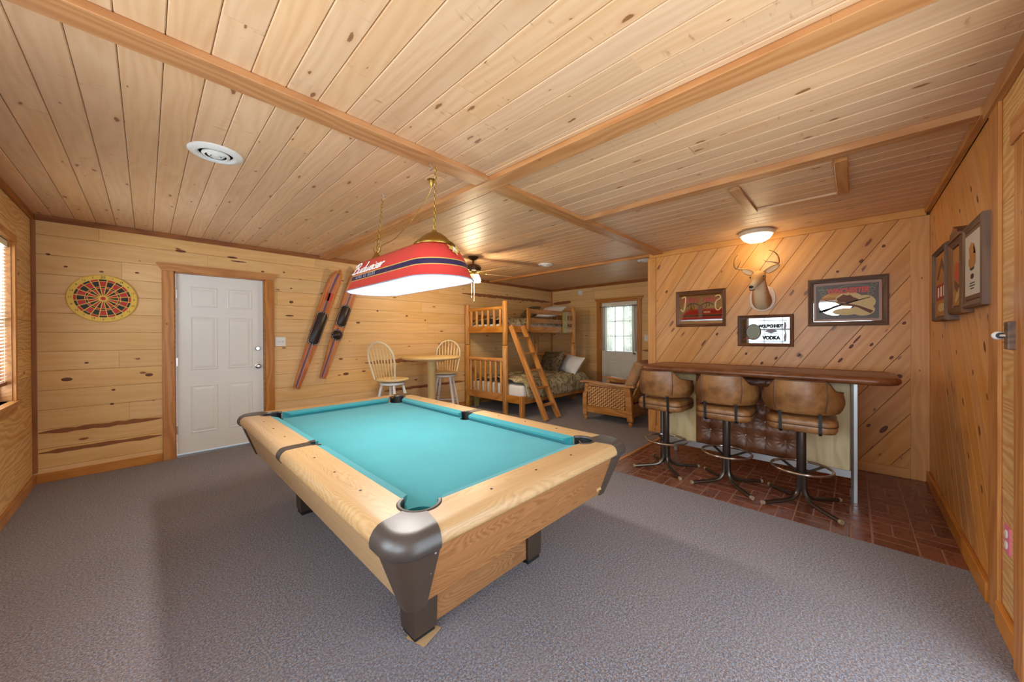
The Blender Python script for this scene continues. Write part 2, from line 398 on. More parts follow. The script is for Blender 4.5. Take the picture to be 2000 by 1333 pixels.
M['sagep'] = plain('sage_print', S(132, 138, 112), .4); M['rosep'] = plain('rose_print', S(168, 130, 112), .4); M['slatep'] = plain('slate_print', S(84, 66, 54), .4)
M['amber'] = plain('amber_print', S(178, 116, 48), .45, vary=.3); M['paper'] = plain('print_paper', S(206, 200, 188), .6)
M['pinkp'] = plain('pink_plastic', S(226, 128, 150), .5)
M['redink2'] = plain('bright_red_ink', S(206, 84, 70), .5)
M['mirrord'] = plain('antique_mirror_glass', (.17, .17, .17, 1), .03, 1.)

# ================================================================== the room
TILE = (3.17, XB, YR, 1.785)                # brick-look vinyl in front of the bar
def floors():
    m = MB().prism([(XL-.1, YR-.1), (TILE[0], YR-.1), (TILE[0], TILE[3]), (XB, TILE[3]), (XB, YE), (XF+.1, YE), (XF+.1, YA+.1), (XL-.1, YA+.1)], -.05, 0)
    tag(m.build('floor', 'carpet', smooth=0), 'speckled blue grey and brown low pile carpet', 'carpet', kind='structure')
    g = MB().box(TILE[0], TILE[1], TILE[2], TILE[3], -.05, -.0022).build('floor_tile', 'grout', smooth=0)
    tag(g, 'dark red brown brick pattern floor under the bar', 'floor', kind='structure')
    t = .2; gap = .010; cache = {}
    nx = int((TILE[1]-TILE[0])/t)+1; ny = int((TILE[3]-TILE[2])/t)+1
    for i in range(nx):
        for j in range(ny):
            for k in range(2):
                x0 = TILE[0]+i*t; y0 = TILE[2]+j*t
                if (i+j) % 2: x0 += k*t/2; x1, y1 = x0+t/2, y0+t
                else: y0 += k*t/2; x1, y1 = x0+t, y0+t/2
                x1 = min(x1, TILE[1]); y1 = min(y1, TILE[3])
                if x1-x0 < .02 or y1-y0 < .02: continue
                sx, sy = x1-x0-gap, y1-y0-gap; key = (round(sx, 3), round(sy, 3))
                if key not in cache:
                    b = .003
                    mm = MB().loft([[(-sx/2, -sy/2, -.004), (sx/2, -sy/2, -.004), (sx/2, sy/2, -.004), (-sx/2, sy/2, -.004)], [(-sx/2, -sy/2, -.001), (sx/2, -sy/2, -.001), (sx/2, sy/2, -.001), (-sx/2, sy/2, -.001)],
                                    [(-sx/2+b, -sy/2+b, 0), (sx/2-b, -sy/2+b, 0), (sx/2-b, sy/2-b, 0), (-sx/2+b, sy/2-b, 0)]])
                    me = mm.mesh('brick', 0); me.materials.append(M['brick']); cache[key] = me
                put('brick', cache[key], g, Matrix.Translation(((x0+x1)/2, (y0+y1)/2, 0)))
    tag(MB().box(TILE[0], XB-.02, TILE[3]-.012, TILE[3]+.02, 0, .006).build('trim_1', 'trim', smooth=0), 'thin wooden strip between the carpet and the brick pattern floor', 'trim', kind='structure')
floors()

def ceiling():
    c = MB().box(XL-.1, XF+.1, YR-.1, YA+.1, HC+.012, HC+.06).build('ceiling', 'joint', smooth=0)
    tag(c, 'tongue and groove knotty pine plank ceiling', 'ceiling', kind='structure')
    p = .1295; x = -.201-p*4
    rng = random.Random(3)
    while x < XF:
        a, b = max(x, XL), min(x+p, XF)
        if b-a > .03:
            y0 = YR if (a+b)/2 < XB else YE
            cuts = [y0]
            y = y0+rng.uniform(.8, 3.2)
            while y < YA-.6: cuts.append(y); y += rng.uniform(2.4, 3.8)
            cuts.append(YA)
            for u, v in zip(cuts[:-1], cuts[1:]):
                board('plank', c, FC((a+b)/2, (u+v)/2, -.012), round(v-u-.001, 2), b-a-.002, .012, .004, 'ceil')
        x += p
ceiling()
def timber(name, x0, x1, y0, y1, z0, z1, mat, label, cat='beam', parent=None, bev=.003):
    """a square timber with grain along its longest side"""
    s = Vector((x1-x0, y1-y0, z1-z0)); c = Vector(((x0+x1)/2, (y0+y1)/2, (z0+z1)/2))
    k = max(range(3), key=lambda i: s[i])
    rot = {0: Matrix.Identity(4), 1: Matrix.Rotation(R90, 4, 'Z'), 2: Matrix.Rotation(-R90, 4, 'Y')}[k]
    l = {0: (s[0], s[1], s[2]), 1: (s[1], s[0], s[2]), 2: (s[2], s[1], s[0])}[k]
    o = MB().cbox((0, 0, 0), l).build(name, mat, parent, Matrix.Translation(c) @ rot, smooth=0, bevel=bev, seg=1)
    if parent is None: tag(o, label, cat, kind='structure')
    return o
BZ = HC-.034
timber('ceiling_beam', XL, 1.67, 1.83, 1.966, BZ, HC, 'beam', 'flat ceiling beam running from the window wall to the beam crossing')
timber('ceiling_beam', 1.802, XB, 1.83, 1.966, BZ, HC, 'beam', 'flat ceiling beam running from the beam crossing to the bar wall')
timber('ceiling_beam', 1.67, 1.802, YR, YA, BZ-.003, HC, 'beam', 'long ceiling beam passing over the pool table from wall to wall')
timber('ceiling_beam', 2.867, 2.952, YR+.02, 1.83, HC-.042, HC, 'beam', 'narrow ceiling beam in front of the bar lamp')
timber('ceiling_beam', XB, XB+.07, YE, YA-.02, BZ, HC, 'beam', 'ceiling batten in line with the end of the bar wall')
timber('trim_2', 1.636, 1.668, YR, 1.83, HC-.008, HC, 'ceil', 'pale lath beside the long ceiling beam', 'trim')
def hatch():
    h = thing('attic_hatch', 'framed ceiling hatch panel between beam and bar lamp', 'hatch', loc=(3.44, .36, HC), kind='structure')
    b = h.matrix_basis.inverted()
    def t(name, *a, mat='beam'):
        o = timber(name, *a, mat, None, parent=h); o.matrix_basis = b @ o.matrix_basis
    t('side_batten', 3.10, 3.80, .618, .69, HC-.026, HC); t('side_batten', 3.06, 3.80, .028, .095, HC-.026, HC)
    t('edge_batten', 3.765, 3.79, .095, .618, HC-.02, HC, mat='ceil'); t('edge_batten', 3.08, 3.105, .095, .618, HC-.008, HC, mat='ceil')
    for k in range(5):
        t('panel_board', 3.105+.132*k, 3.105+.132*(k+1)-.001, .095, .618, HC-.006, HC, mat='ceil')
hatch()

def wall(name, mw, u0, u1, openings, label, rowh=.178, mat='wallA', z0=0., z1=HC, boards=True, thick=.1, seed=1, zoff=0., joints=2.6):
    m = MB(); us = [u0]
    for a, b, c, d in sorted(openings):
        m.box(us[-1], a, z0-.05, z1+.02, -thick-.012, -.012)
        if c > z0: m.box(a, b, z0-.05, c, -thick-.012, -.012)
        if d < z1: m.box(a, b, d, z1+.02, -thick-.012, -.012)
        us.append(b)
    m.box(us[-1], u1, z0-.05, z1+.02, -thick-.012, -.012)
    w = m.build(name, 'joint', None, mw, smooth=0, recalc=False); tag(w, label, 'wall', kind='structure')
    if boards:
        rng = random.Random(seed); z = z0-zoff
        while z < z1-.01:
            a, b = max(z, z0), min(z+rowh, z1)
            cuts = [u0]; u = u0+rng.uniform(.5, joints)
            while u < u1-.5: cuts.append(u); u += rng.uniform(1.6, 3.2)
            cuts.append(u1)
            segs = [(p, q, a, b) for p, q in zip(cuts[:-1], cuts[1:])]
            for oa, ob, oc, od in openings:
                out = []
                for p, q, s, t in segs:
                    if q <= oa or p >= ob or t <= oc or s >= od: out.append((p, q, s, t)); continue
                    if p < oa: out.append((p, oa, s, t))
                    if q > ob: out.append((ob, q, s, t))
                    pp, qq = max(p, oa), min(q, ob)
                    if s < oc-.005: out.append((pp, qq, s, oc))
                    if t > od+.005: out.append((pp, qq, od, t))
                segs = out
            for p, q, s, t in segs:
                if q-p < .01 or t-s < .008: continue
                board('board', w, Matrix.Translation(((p+q)/2, (s+t)/2, -.012)), q-p-.0015, t-s-.0015, .012, .0026, mat)
            z += rowh
    return w
D1 = (.215, 1.04, 0., 2.04)
wA = wall('wall_back', FA(0, 0), XL-.1, XF+.1, [D1], 'long horizontal knotty pine board wall behind the bunk bed', seed=11, zoff=.05)
wl_open = [(a, b, .84, 2.06) for a, b in WIN_L]
wL = wall('wall_left', FL(0, 0), YR-.1, YA+.012, wl_open, 'light plywood board wall with windows at the left', mat='wallL', rowh=.245, seed=5)
D2 = (-3.975, -3.145, 0., 2.04)
wF = wall('wall_far', FF(0, 0), -YA-.1, -YE+.012, [D2], 'far horizontal pine board wall around the curtained door', seed=8)
def clip(poly, nx, ny, d):
    out = []
    for i in range(len(poly)):
        p, q = poly[i], poly[(i+1) % len(poly)]
        a, b = p[0]*nx+p[1]*ny-d, q[0]*nx+q[1]*ny-d
        if a <= 0: out.append(p)
        if (a < 0 < b) or (b < 0 < a):
            t = a/(a-b); out.append((p[0]+(q[0]-p[0])*t, p[1]+(q[1]-p[1])*t))
    return out
def diagonal(w, u0, u1, z0, z1, phi, sp, ref, mat, gap=.0022):
    """diagonal boards: sp horizontal spacing, ref (u,z) a joint passes through"""
    dx, dy = math.cos(phi), math.sin(phi); nx, ny = -dy, dx; wd = sp*math.sin(phi)
    base = ref[0]*nx+ref[1]*ny
    cs = [(u*nx+z*ny-base)/wd for u in (u0, u1) for z in (z0, z1)]
    for k in range(math.floor(min(cs)), math.ceil(max(cs))):
        c = base+(k+.5)*wd; h = wd/2-gap; poly = []
        for a, b in ((-9, -h), (9, -h), (9, h), (-9, h)): poly.append((dx*a+nx*(c+b), dy*a+ny*(c+b)))
        for p in ((1, 0, u1), (-1, 0, -u0), (0, 1, z1), (0, -1, -z0)):
            if poly: poly = clip(poly, *p)
        if len(poly) < 3: continue
        cx = sum(p[0] for p in poly)/len(poly); cy = sum(p[1] for p in poly)/len(poly)
        loc = [((p[0]-cx)*dx+(p[1]-cy)*dy, (p[0]-cx)*nx+(p[1]-cy)*ny) for p in poly]
        MB().prism(loc, -.012, 0).build('board', mat, w, Matrix.Translation((cx, cy, 0)) @ Matrix.Rotation(phi, 4, 'Z'), smooth=0)
wB = wall('wall_bar', FB(0, 0), -YE, -YR+.1, [], 'varnished diagonal knotty pine board wall behind the bar', boards=False)
diagonal(wB, -YE+.085, -YR-.10, .09, HC-.065, math.radians(56), .212, (-.335, 2.38), 'barwall')
wall('wall_partition', frame((-1, 0, 0), (0, 0, 1), (0, 1, 0), (0, YE, 0)), -XF-.1, -XB-.112, [], 'pine board side of the bar partition', seed=9)
GD = (-2.24, -.30, 0., 2.06)
wR = wall('wall_right', FR(0, 0), -XB-.1, -XL+.1, [GD], 'diagonal pine board wall with framed prints and an assumed glass door', boards=False)
diagonal(wR, -XB, -2.70, .09, HC-.05, math.radians(125), .205, (-3.425, 2.326), 'barwall', .0035)
for s, t in ((.09, .62), (.621, 1.28), (1.281, 1.9), (1.901, HC-.05)):
    board('panel', wR, Matrix.Translation((-2.47, (s+t)/2, -.012)), .46, t-s-.001, .012, .001, 'wallL')
board('panel', wR, Matrix.Translation((-1.27, (2.06+HC)/2, -.012)), 1.94, HC-2.06, .012, .001, 'wallL')
board('panel', wR, Matrix.Translation((.207, HC/2, -.012)), 1.014, HC, .012, .001, 'wallL')

# trims --------------------------------------------------------------
timber('trim_3', XL+.02, XF-.02, YA-.022, YA, HC-.05, HC, 'trimdk', 'dark ceiling trim along the long board wall', 'trim')
timber('trim_4', XL, XL+.02, YR+.02, YA, HC-.055, HC, 'trimdk', 'dark ceiling trim along the window wall', 'trim')
timber('trim_5', XL, XL+.026, YA-.028, YA, .10, HC-.05, 'trimdk', 'dark vertical corner trim beside the dartboard', 'trim')
timber('trim_6', XB-.022, XB, YR+.022, YE, HC-.065, HC, 'bartrim', 'ceiling trim along the diagonal bar wall', 'trim')
timber('trim_7', XB-.016, XB+.02, YE-.085, YE+.02, 0, HC-.065, 'bartrim', 'vertical trim at the open end of the bar wall', 'trim')
timber('trim_8', XB-.014, XB, YR, YR+.115, 0, HC-.065, 'bartrim', 'vertical corner board between bar wall and print wall', 'trim')
timber('trim_9', 2.86, XB-.022, YR, YR+.034, HC-.045, HC, 'trim', 'ceiling trim above the framed prints', 'trim')
timber('trim_10', 2.69, 2.85, YR, YR+.014, 0, HC-.04, 'trim', 'vertical post board beside the framed prints', 'trim')
timber('trim_11', XL+.02, 2.86, YR, YR+.03, HC-.07, HC, 'trim', 'ceiling trim over the assumed glass door', 'trim')
timber('trim_12', XF-.02, XF, YE, YA-.022, HC-.05, HC, 'trimdk', 'dark ceiling trim over the far wall', 'trim')
timber('trim_13', XF-.026, XF, YA-.03, YA, 0, HC-.05, 'trim', 'vertical corner trim behind the bunk bed', 'trim')
timber('baseboard_back', XL+.016, D1[0]-.10, YA-.018, YA, 0, .085, 'baseb', 'baseboard under the dartboard', 'baseboard')
timber('baseboard_back', D1[1]+.10, XF-.03, YA-.018, YA, 0, .085, 'baseb', 'baseboard behind the bunk bed', 'baseboard')
timber('baseboard_left', XL, XL+.018, YR, YA-.018, 0, .085, 'baseb', 'baseboard along the window wall', 'baseboard')
timber('baseboard_bar', XB-.018, XB, YR+.115, YE-.085, 0, .09, 'bartrim', 'baseboard under the diagonal bar wall', 'baseboard')
timber('baseboard_right', 2.85, XB-.016, YR, YR+.022, 0, .10, 'baseb', 'baseboard under the framed prints', 'baseboard')
timber('baseboard_right', 2.362, 2.69, YR, YR+.022, 0, .10, 'baseb', 'short baseboard between post and door casing', 'baseboard')
timber('baseboard_far', XF-.018, XF, 2.05, 3.08, 0, .085, 'baseb', 'baseboard right of the curtained door', 'baseboard')
timber('baseboard_far', XF-.018, XF, 4.07, YA-.03, 0, .085, 'baseb', 'baseboard left of the curtained door', 'baseboard')

def casing(root, w, h, cw=.095, t=.02, mat='trim', header=.075, ext=.045, left=True):
    """door casing around an opening w x h whose bottom centre is the local origin"""
    for s in (-1, 1):
        MB().cbox((0, 0, 0), (h, cw, t)).build('casing', mat, root, Matrix.Translation((s*(w/2+cw/2), h/2, t/2)) @ Matrix.Rotation(R90, 4, 'Z'), smooth=0, bevel=.003, seg=1)
    a = w/2+cw
    MB().prism([(-a, 0), (a, 0), (a+ext, header), (-a-ext, header)], 0, t+.006).build('header', mat, root, Matrix.Translation((0, h, 0)), smooth=0)
    for s in (-1, 1):
        MB().box(s*w/2-.012, s*w/2+.012, 0, h, -.11, 0).build('jamb', mat, root, smooth=0)
    MB().box(-w/2, w/2, h-.012, h+.012, -.11, 0).build('jamb', mat, root, smooth=0)
def panels(root, rects, z, mat):
    for x0, x1, y0, y1 in rects:
        m = MB(); w = .022
        r = [[(x0, y0), (x1, y0), (x1, y1), (x0, y1)], [(x0+w*.4, y0+w*.4), (x1-w*.4, y0+w*.4), (x1-w*.4, y1-w*.4), (x0+w*.4, y1-w*.4)], [(x0+w, y0+w), (x1-w, y0+w), (x1-w, y1-w), (x0+w, y1-w)],
             [(x0+w*2.2, y0+w*2.2), (x1-w*2.2, y0+w*2.2), (x1-w*2.2, y1-w*2.2), (x0+w*2.2, y1-w*2.2)]]
        zz = [0, .005, .0015, .006]
        m.loft([[(p[0], p[1], z+q) for p in rr] for rr, q in zip(r, zz)]); m.build('panel', mat, root, smooth=0)
def door1():
    d = thing('door_1', 'white six panel door with knob and deadbolt beside the water skis', 'door', mw=FA((D1[0]+D1[1])/2, 0), kind='structure')
    w, h = D1[1]-D1[0], D1[3]
    casing(d, w, h)
    a = w/2-.012
    MB().box(-a+.004, a-.004, .03, h-.016, -.075, -.03).build('slab', 'doorw', d, smooth=0)
    MB().box(-a, a, 0, .022, -.1, -.004).build('threshold', 'alu', d, smooth=0)
    cols = [(-.285, -.045), (.045, .285)]
    panels(d, [(x0, x1, y0, y1) for x0, x1 in cols for y0, y1 in ((.24, .78), (.95, 1.55), (1.66, 1.89))], -.03, 'doorw')
    for y, r in ((.96, .026), (1.18, .022)):
        o = MB().lathe([(.03, 0), (.03, .006), (.012, .01), (.012, .028), (r, .04), (r*1.05, .052), (r*.6, .062), (0, .063)] if y < 1 else [(.026, 0), (.026, .012), (.02, .018), (0, .018)], 20).build('knob' if y < 1 else 'deadbolt', 'nickel', d, Matrix.Translation((.34, y, -.03)))
    for y in (.3, 1.05, 1.8):
        MB().box(-a-.002, -a+.012, y-.045, y+.045, -.034, -.022).build('hinge', 'nickel', d, smooth=0)
door1()
def door2():
    d = thing('door_2', 'cream half glass door behind the armchair with nine panes', 'door', mw=FF(-(D2[0]+D2[1])/2, 0), kind='structure')
    w, h = D2[1]-D2[0], D2[3]; casing(d, w, h, cw=.09)
    a = w/2-.014; g0, g1, gx = .99, 1.94, .29
    m = MB(); m.box(-a, -gx, .02, h-.016, -.075, -.03).box(gx, a, .02, h-.016, -.075, -.03).box(-gx, gx, .02, g0, -.075, -.03).box(-gx, gx, g1, h-.016, -.075, -.03)
    m.build('slab', 'doorc', d, smooth=0, recalc=False)
    panels(d, [(-.27, -.03, .2, .8), (.03, .27, .2, .8)], -.03, 'doorc')
    MB().box(-gx-.02, gx+.02, g0-.03, g0, -.03, -.018).build('glass_stop', 'doorw', d, smooth=0)
    pw, ph = 2*gx/3, (g1-g0)/3
    for i in range(3):
        for j in range(3):
            MB().box(-gx+i*pw+.006, -gx+(i+1)*pw-.006, g0+j*ph+.006, g0+(j+1)*ph-.006, -.056, -.052).build('pane', 'frost', d, smooth=0)
    for i in (1, 2):
        MB().box(-gx+i*pw-.008, -gx+i*pw+.008, g0, g1, -.062, -.042).build('muntin', 'doorw', d, smooth=0)
        MB().box(-gx, gx, g0+i*ph-.008, g0+i*ph+.008, -.062, -.042).build('muntin', 'doorw', d, smooth=0)
    MB().lathe([(.03, 0), (.03, .006), (.012, .01), (.012, .028), (.026, .04), (.026, .05), (.012, .06), (0, .06)], 16).build('knob', 'nickel', d, Matrix.Translation((.34, .96, -.03)))
    yc = -(D2[0]+D2[1])/2
    rod = thing('curtain_rod', 'thin dark curtain rod across the cream door', 'curtain rod', mw=FF(yc, 1.93, 0))
    MB().tube([(-.40, 0, .012), (.40, 0, .012)], .006, 8).build('rod', 'black', rod)
    for s in (-1, 1):
        MB().lathe([(.006, 0), (.014, .008), (.014, .016), (0, .024)], 10).build('finial', 'black', rod, Matrix.Translation((s*.40, 0, .012)) @ Matrix.Rotation(s*R90, 4, 'Y'))
    for s, lab in ((-1, 'sheer grey curtain panel at the left half of the cream door'), (1, 'sheer grey curtain panel gathered at the knob side of the cream door')):
        x0, x1 = (-.385, -.12) if s < 0 else (.10, .395)
        def f(u, v):
            fold = math.sin(u*math.pi*11+.6*math.sin(v*3))*.010*(.5+.5*(1-v))
            return (x0+(x1-x0)*u+.012*math.sin(v*5+s)*(1-v), -.93+.955*v, .012+fold)
        o = MB().grid(f, 66, 8).build('curtain', 'sheer', None, FF(yc, 1.93, 0), recalc=False)
        tag(o, lab, 'curtain', 'door curtains')
door2()
def window(n, y0, y1, label, cols, rows, blind=False):
    w, h = y1-y0, 1.22
    d = thing('window_%d' % n, label, 'window', mw=FL((y0+y1)/2, .84), kind='structure')
    a = w/2
    for s in (-1, 1): MB().cbox((0, 0, 0), (h+.05, .05, .018)).build('casing', 'trim', d, Matrix.Translation((s*(a+.025), h/2, .009)) @ Matrix.Rotation(R90, 4, 'Z'), smooth=0)
    MB().box(-a-.06, a+.06, h, h+.055, 0, .02).build('header', 'trim', d, smooth=0)
    MB().box(-a-.07, a+.07, -.03, 0, -.1, .035).build('sill', 'trim', d, smooth=0)
    MB().box(-a-.05, a+.05, -.085, -.03, 0, .016).build('apron', 'trim', d, smooth=0)
    for s in (-1, 1): MB().box(s*a-.01, s*a+.01, 0, h, -.11, 0).build('jamb', 'trim', d, smooth=0)
    m = MB(); z0, z1 = -.085, -.055
    for x0, x1, p, q in ((-a, -a+.04, 0, h), (a-.04, a, 0, h), (-a+.04, a-.04, 0, .05), (-a+.04, a-.04, h-.04, h), (-a+.04, a-.04, h/2-.02, h/2+.02)): m.box(x0, x1, p, q, z0, z1)
    m.build('sash', 'white', d, smooth=0, recalc=False)
    for i in range(1, cols): x = -a+w*i/cols; MB().box(x-.008, x+.008, .05, h-.04, -.078, -.06).build('muntin', 'white', d, smooth=0)
    for j in range(1, rows):
        if abs(j/rows-.5) > .01: y = h*j/rows; MB().box(-a+.04, a-.04, y-.008, y+.008, -.078, -.06).build('muntin', 'white', d, smooth=0)
    for i in range(cols):
        for j in range(rows): MB().box(-a+w*i/cols+.004, -a+w*(i+1)/cols-.004, h*j/rows+.004, h*(j+1)/rows-.004, -.072, -.069).build('pane', 'glass', d, smooth=0)
    if blind:
        b = thing('window_blind', 'pale slatted blind lowered over the left window', 'blind', mw=FL((y0+y1)/2, .84))
        MB().box(-a+.02, a-.02, h-.05, h-.005, -.045, -.012).build('head_rail', 'cream', b, smooth=0)
        sl = MB().cbox((0, 0, 0), (w-.05, .028, .0014)).mesh('slat', 0); sl.materials.append(M['slat'])
        k = 0; y = h-.07
        while y > .16:
            put('slat', sl, b, Matrix.Translation((0, y, -.03)) @ Matrix.Rotation(math.radians(62), 4, 'X')); y -= .026
        MB().box(-a+.02, a-.02, .125, .15, -.042, -.018).build('bottom_rail', 'trimdk', b, smooth=0)
        for x in (-a+.1, 0, a-.1): MB().tube([(x, .15, -.016), (x, h-.05, -.016)], .0012, 5).build('cord', 'cream', b)
def slat():
    t = NT('blind_slat'); nt = t.t
    d = t.n('ShaderNodeBsdfDiffuse', {0: S(240, 236, 228)}); tl = t.n('ShaderNodeBsdfTranslucent', {0: S(246, 242, 234)})
    mx = t.n('ShaderNodeMixShader', {0: .7, 1: d.outputs[0], 2: tl.outputs[0]}); nt.links.new(mx.outputs[0], nt.nodes['Material Output'].inputs[0]); return t.m
M['slat'] = slat()
window(1, *WIN_L[0], 'tall left wall window behind a pale slatted blind', 1, 2, True)
window(2, *WIN_L[1], 'gridded window in the left wall opposite the bar', 3, 4)
window(3, *WIN_L[2], 'gridded window in the left wall corner opposite the bar', 3, 4)
def assumed_glass_door():  # real door casing; the sliding glass is assumed, added to bring in daylight
    d = thing('door_3', 'assumed sliding glass door in the print wall, added for daylight', 'door', mw=FR(1.27, 0), kind='structure')
    w, h = 1.94, 2.06; a = w/2
    for s in (-1, 1): MB().cbox((0, 0, 0), (h, .12, .035)).build('casing', 'trim', d, Matrix.Translation((s*(a+.06), h/2, .0175)) @ Matrix.Rotation(R90, 4, 'Z'), smooth=0, bevel=.006, seg=2)
    MB().box(-a-.14, a+.14, h, h+.10, 0, .04).build('header', 'trim', d, smooth=0)
    for s in (-1, 1): MB().box(s*a-.012, s*a+.012, 0, h, -.11, 0).build('jamb', 'trim', d, smooth=0)
    for x0, x1, z in ((-a, .03, -.09), (-.03, a, -.055)):
        m = MB(); f = .055
        m.box(x0, x0+f, .02, h, z-.015, z+.015).box(x1-f, x1, .02, h, z-.015, z+.015).box(x0+f, x1-f, .02, .11, z-.015, z+.015).box(x0+f, x1-f, h-.06, h, z-.015, z+.015)
        m.build('sash', 'white', d, smooth=0, recalc=False)
        MB().box(x0+f, x1-f, .11, h-.06, z-.003, z+.003).build('pane', 'glass', d, smooth=0)
    MB().box(-a, a, 0, .02, -.11, -.01).build('threshold', 'alu', d, smooth=0)
assumed_glass_door()
# bark edges and open knots of the long wall boards
def ragged(parent, x0, x1, y0, y1, th, seed, name='bark_edge', mat='bark'):
    rng = random.Random(seed); n = max(6, int((x1-x0)/.05)); top = []; bot = []
    for i in range(n+1):
        t = i/n; x = x0+(x1-x0)*t; y = y0+(y1-y0)*t; e = min(1, 6*min(t, 1-t)+.25)
        top.append((x, y+th*e*rng.uniform(.35, .62))); bot.append((x, y-th*e*rng.uniform(.35, .62)))
    MB().prism(bot+top[::-1], -.004, .0025).build(name, mat, parent, smooth=0)
ragged(wA, XL+.03, D1[0]-.1, .455, .462, .042, 1); ragged(wA, XL+.03, D1[0]-.1, .270, .277, .036, 2)
ragged(wA, 4.15, XF-.05, 2.13, 2.14, .06, 3); ragged(wA, 2.30, 4.0, .92, .94, .06, 4); ragged(wA, 2.6, 4.2, .46, .47, .045, 5)
ragged(wF, -YA+.05, -4.75, 2.10, 2.11, .07, 6); ragged(wF, -3.05, -2.5, 1.02, 1.02, .04, 7); ragged(wF, -3.05, -2.5, .80, .80, .04, 8)
def knots(parent, pts):
    for x, y, rx, ry in pts:
        MB().lathe([(1, 0), (.8, .0012), (.3, .0008), (0, .0006)], 12, sx=rx, sy=ry).build('knot', 'knotm', parent, Matrix.Translation((x, y, 0)))
knots(wA, [(-.52, .93, .035, .018), (.02, .93, .03, .017), (-.23, .80, .014, .01), (-.24, .66, .014, .01), (-.62, 2.09, .014, .01), (-.52, 1.99, .013, .008), (-.3, 1.97, .014, .009), (-.06, 1.99, .016, .009), (-.4, 1.08, .014, .009),
           (.27, 2.27, .045, .014), (.72, 2.27, .05, .012), (.78, 2.23, .08, .008), (1.02, 2.14, .018, .01), (1.25, 2.16, .014, .009), (1.33, 1.78, .024, .018), (1.31, 1.6, .05, .01), (1.33, 1.96, .014, .009), (2.2, 1.53, .03, .014), (2.5, 1.72, .016, .014), (3.0, 1.66, .02, .014), (3.35, 1.6, .016, .012), (2.02, .78, .04, .02), (2.28, .80, .03, .012), (1.95, 1.0, .03, .012)])
def switch(name, mw, label, w=.07):
    s = thing(name, label, 'switch', mw=mw)
    MB().prism(rrect(w, .115, .006, 3), 0, .006).build('plate', 'white', s, smooth=0)
    n = max(1, round(w/.05))
    for i in range(n):
        MB().box(-.006, .006, -.012, .012, .006, .014).build('toggle', 'white', s, Matrix.Translation(((i-(n-1)/2)*.046, 0, 0)) @ Matrix.Rotation(.3, 4, 'X'), smooth=0)
def ovals(parent, phi, pts):
    for x, y, rx, ry in pts:
        MB().lathe([(1, 0), (.8, .0012), (.3, .0008), (0, .0006)], 12, sx=rx, sy=ry).build('knot', 'knotm', parent, Matrix.Translation((x, y, 0)) @ Matrix.Rotation(phi, 4, 'Z'))
PB, PR_ = math.radians(56), math.radians(125)
ovals(wB, PB, [(-.10, 1.06, .03, .011), (-.02, 1.2, .026, .012), (.02, 1.27, .05, .008), (.12, 1.22, .02, .01), (-.42, 1.10, .022, .012), (-.62, 1.06, .02, .012), (-1.35, 1.22, .05, .010), (-1.2, 1.33, .02, .012), (.30, .93, .02, .02), (-.10, .56, .05, .016), (.2, .42, .045, .018), (.1, .44, .02, .012), (.33, 1.42, .016, .012), (.05, 2.03, .02, .014), (-.33, 1.80, .024, .02), (-.12, 1.95, .012, .012), (.2, 2.15, .015, .012), (-1.8, 1.9, .02, .014), (-1.5, 1.83, .014, .01), (-1.6, 1.5, .014, .01), (-.9, 1.1, .016, .012), (-.75, 1.0, .018, .012), (.02, .9, .02, .012), (.25, 1.1, .02, .012)])
ovals(wR, PR_, [(-3.0, 1.25, .035, .016), (-2.95, 1.0, .02, .01), (-3.25, 1.1, .02, .01), (-3.1, .8, .03, .014), (-3.5, .9, .03, .012), (-2.9, .45, .03, .014), (-3.05, .5, .025, .012), (-3.35, .6, .02, .01), (-3.7, 1.2, .02, .01), (-4.0, .9, .03, .012), (-4.2, 1.3, .02, .01), (-2.92, 1.38, .05, .012), (-3.3, 2.15, .025, .012), (-3.15, 2.05, .03, .012), (-3.6, 2.1, .02, .01)])
switch('light_switch', FA(1.205, 1.262, .0), 'double white light switch plate between door and water skis', .115)
switch('light_switch', FF(2.967, 1.264, .0), 'single white light switch plate right of the curtained door')

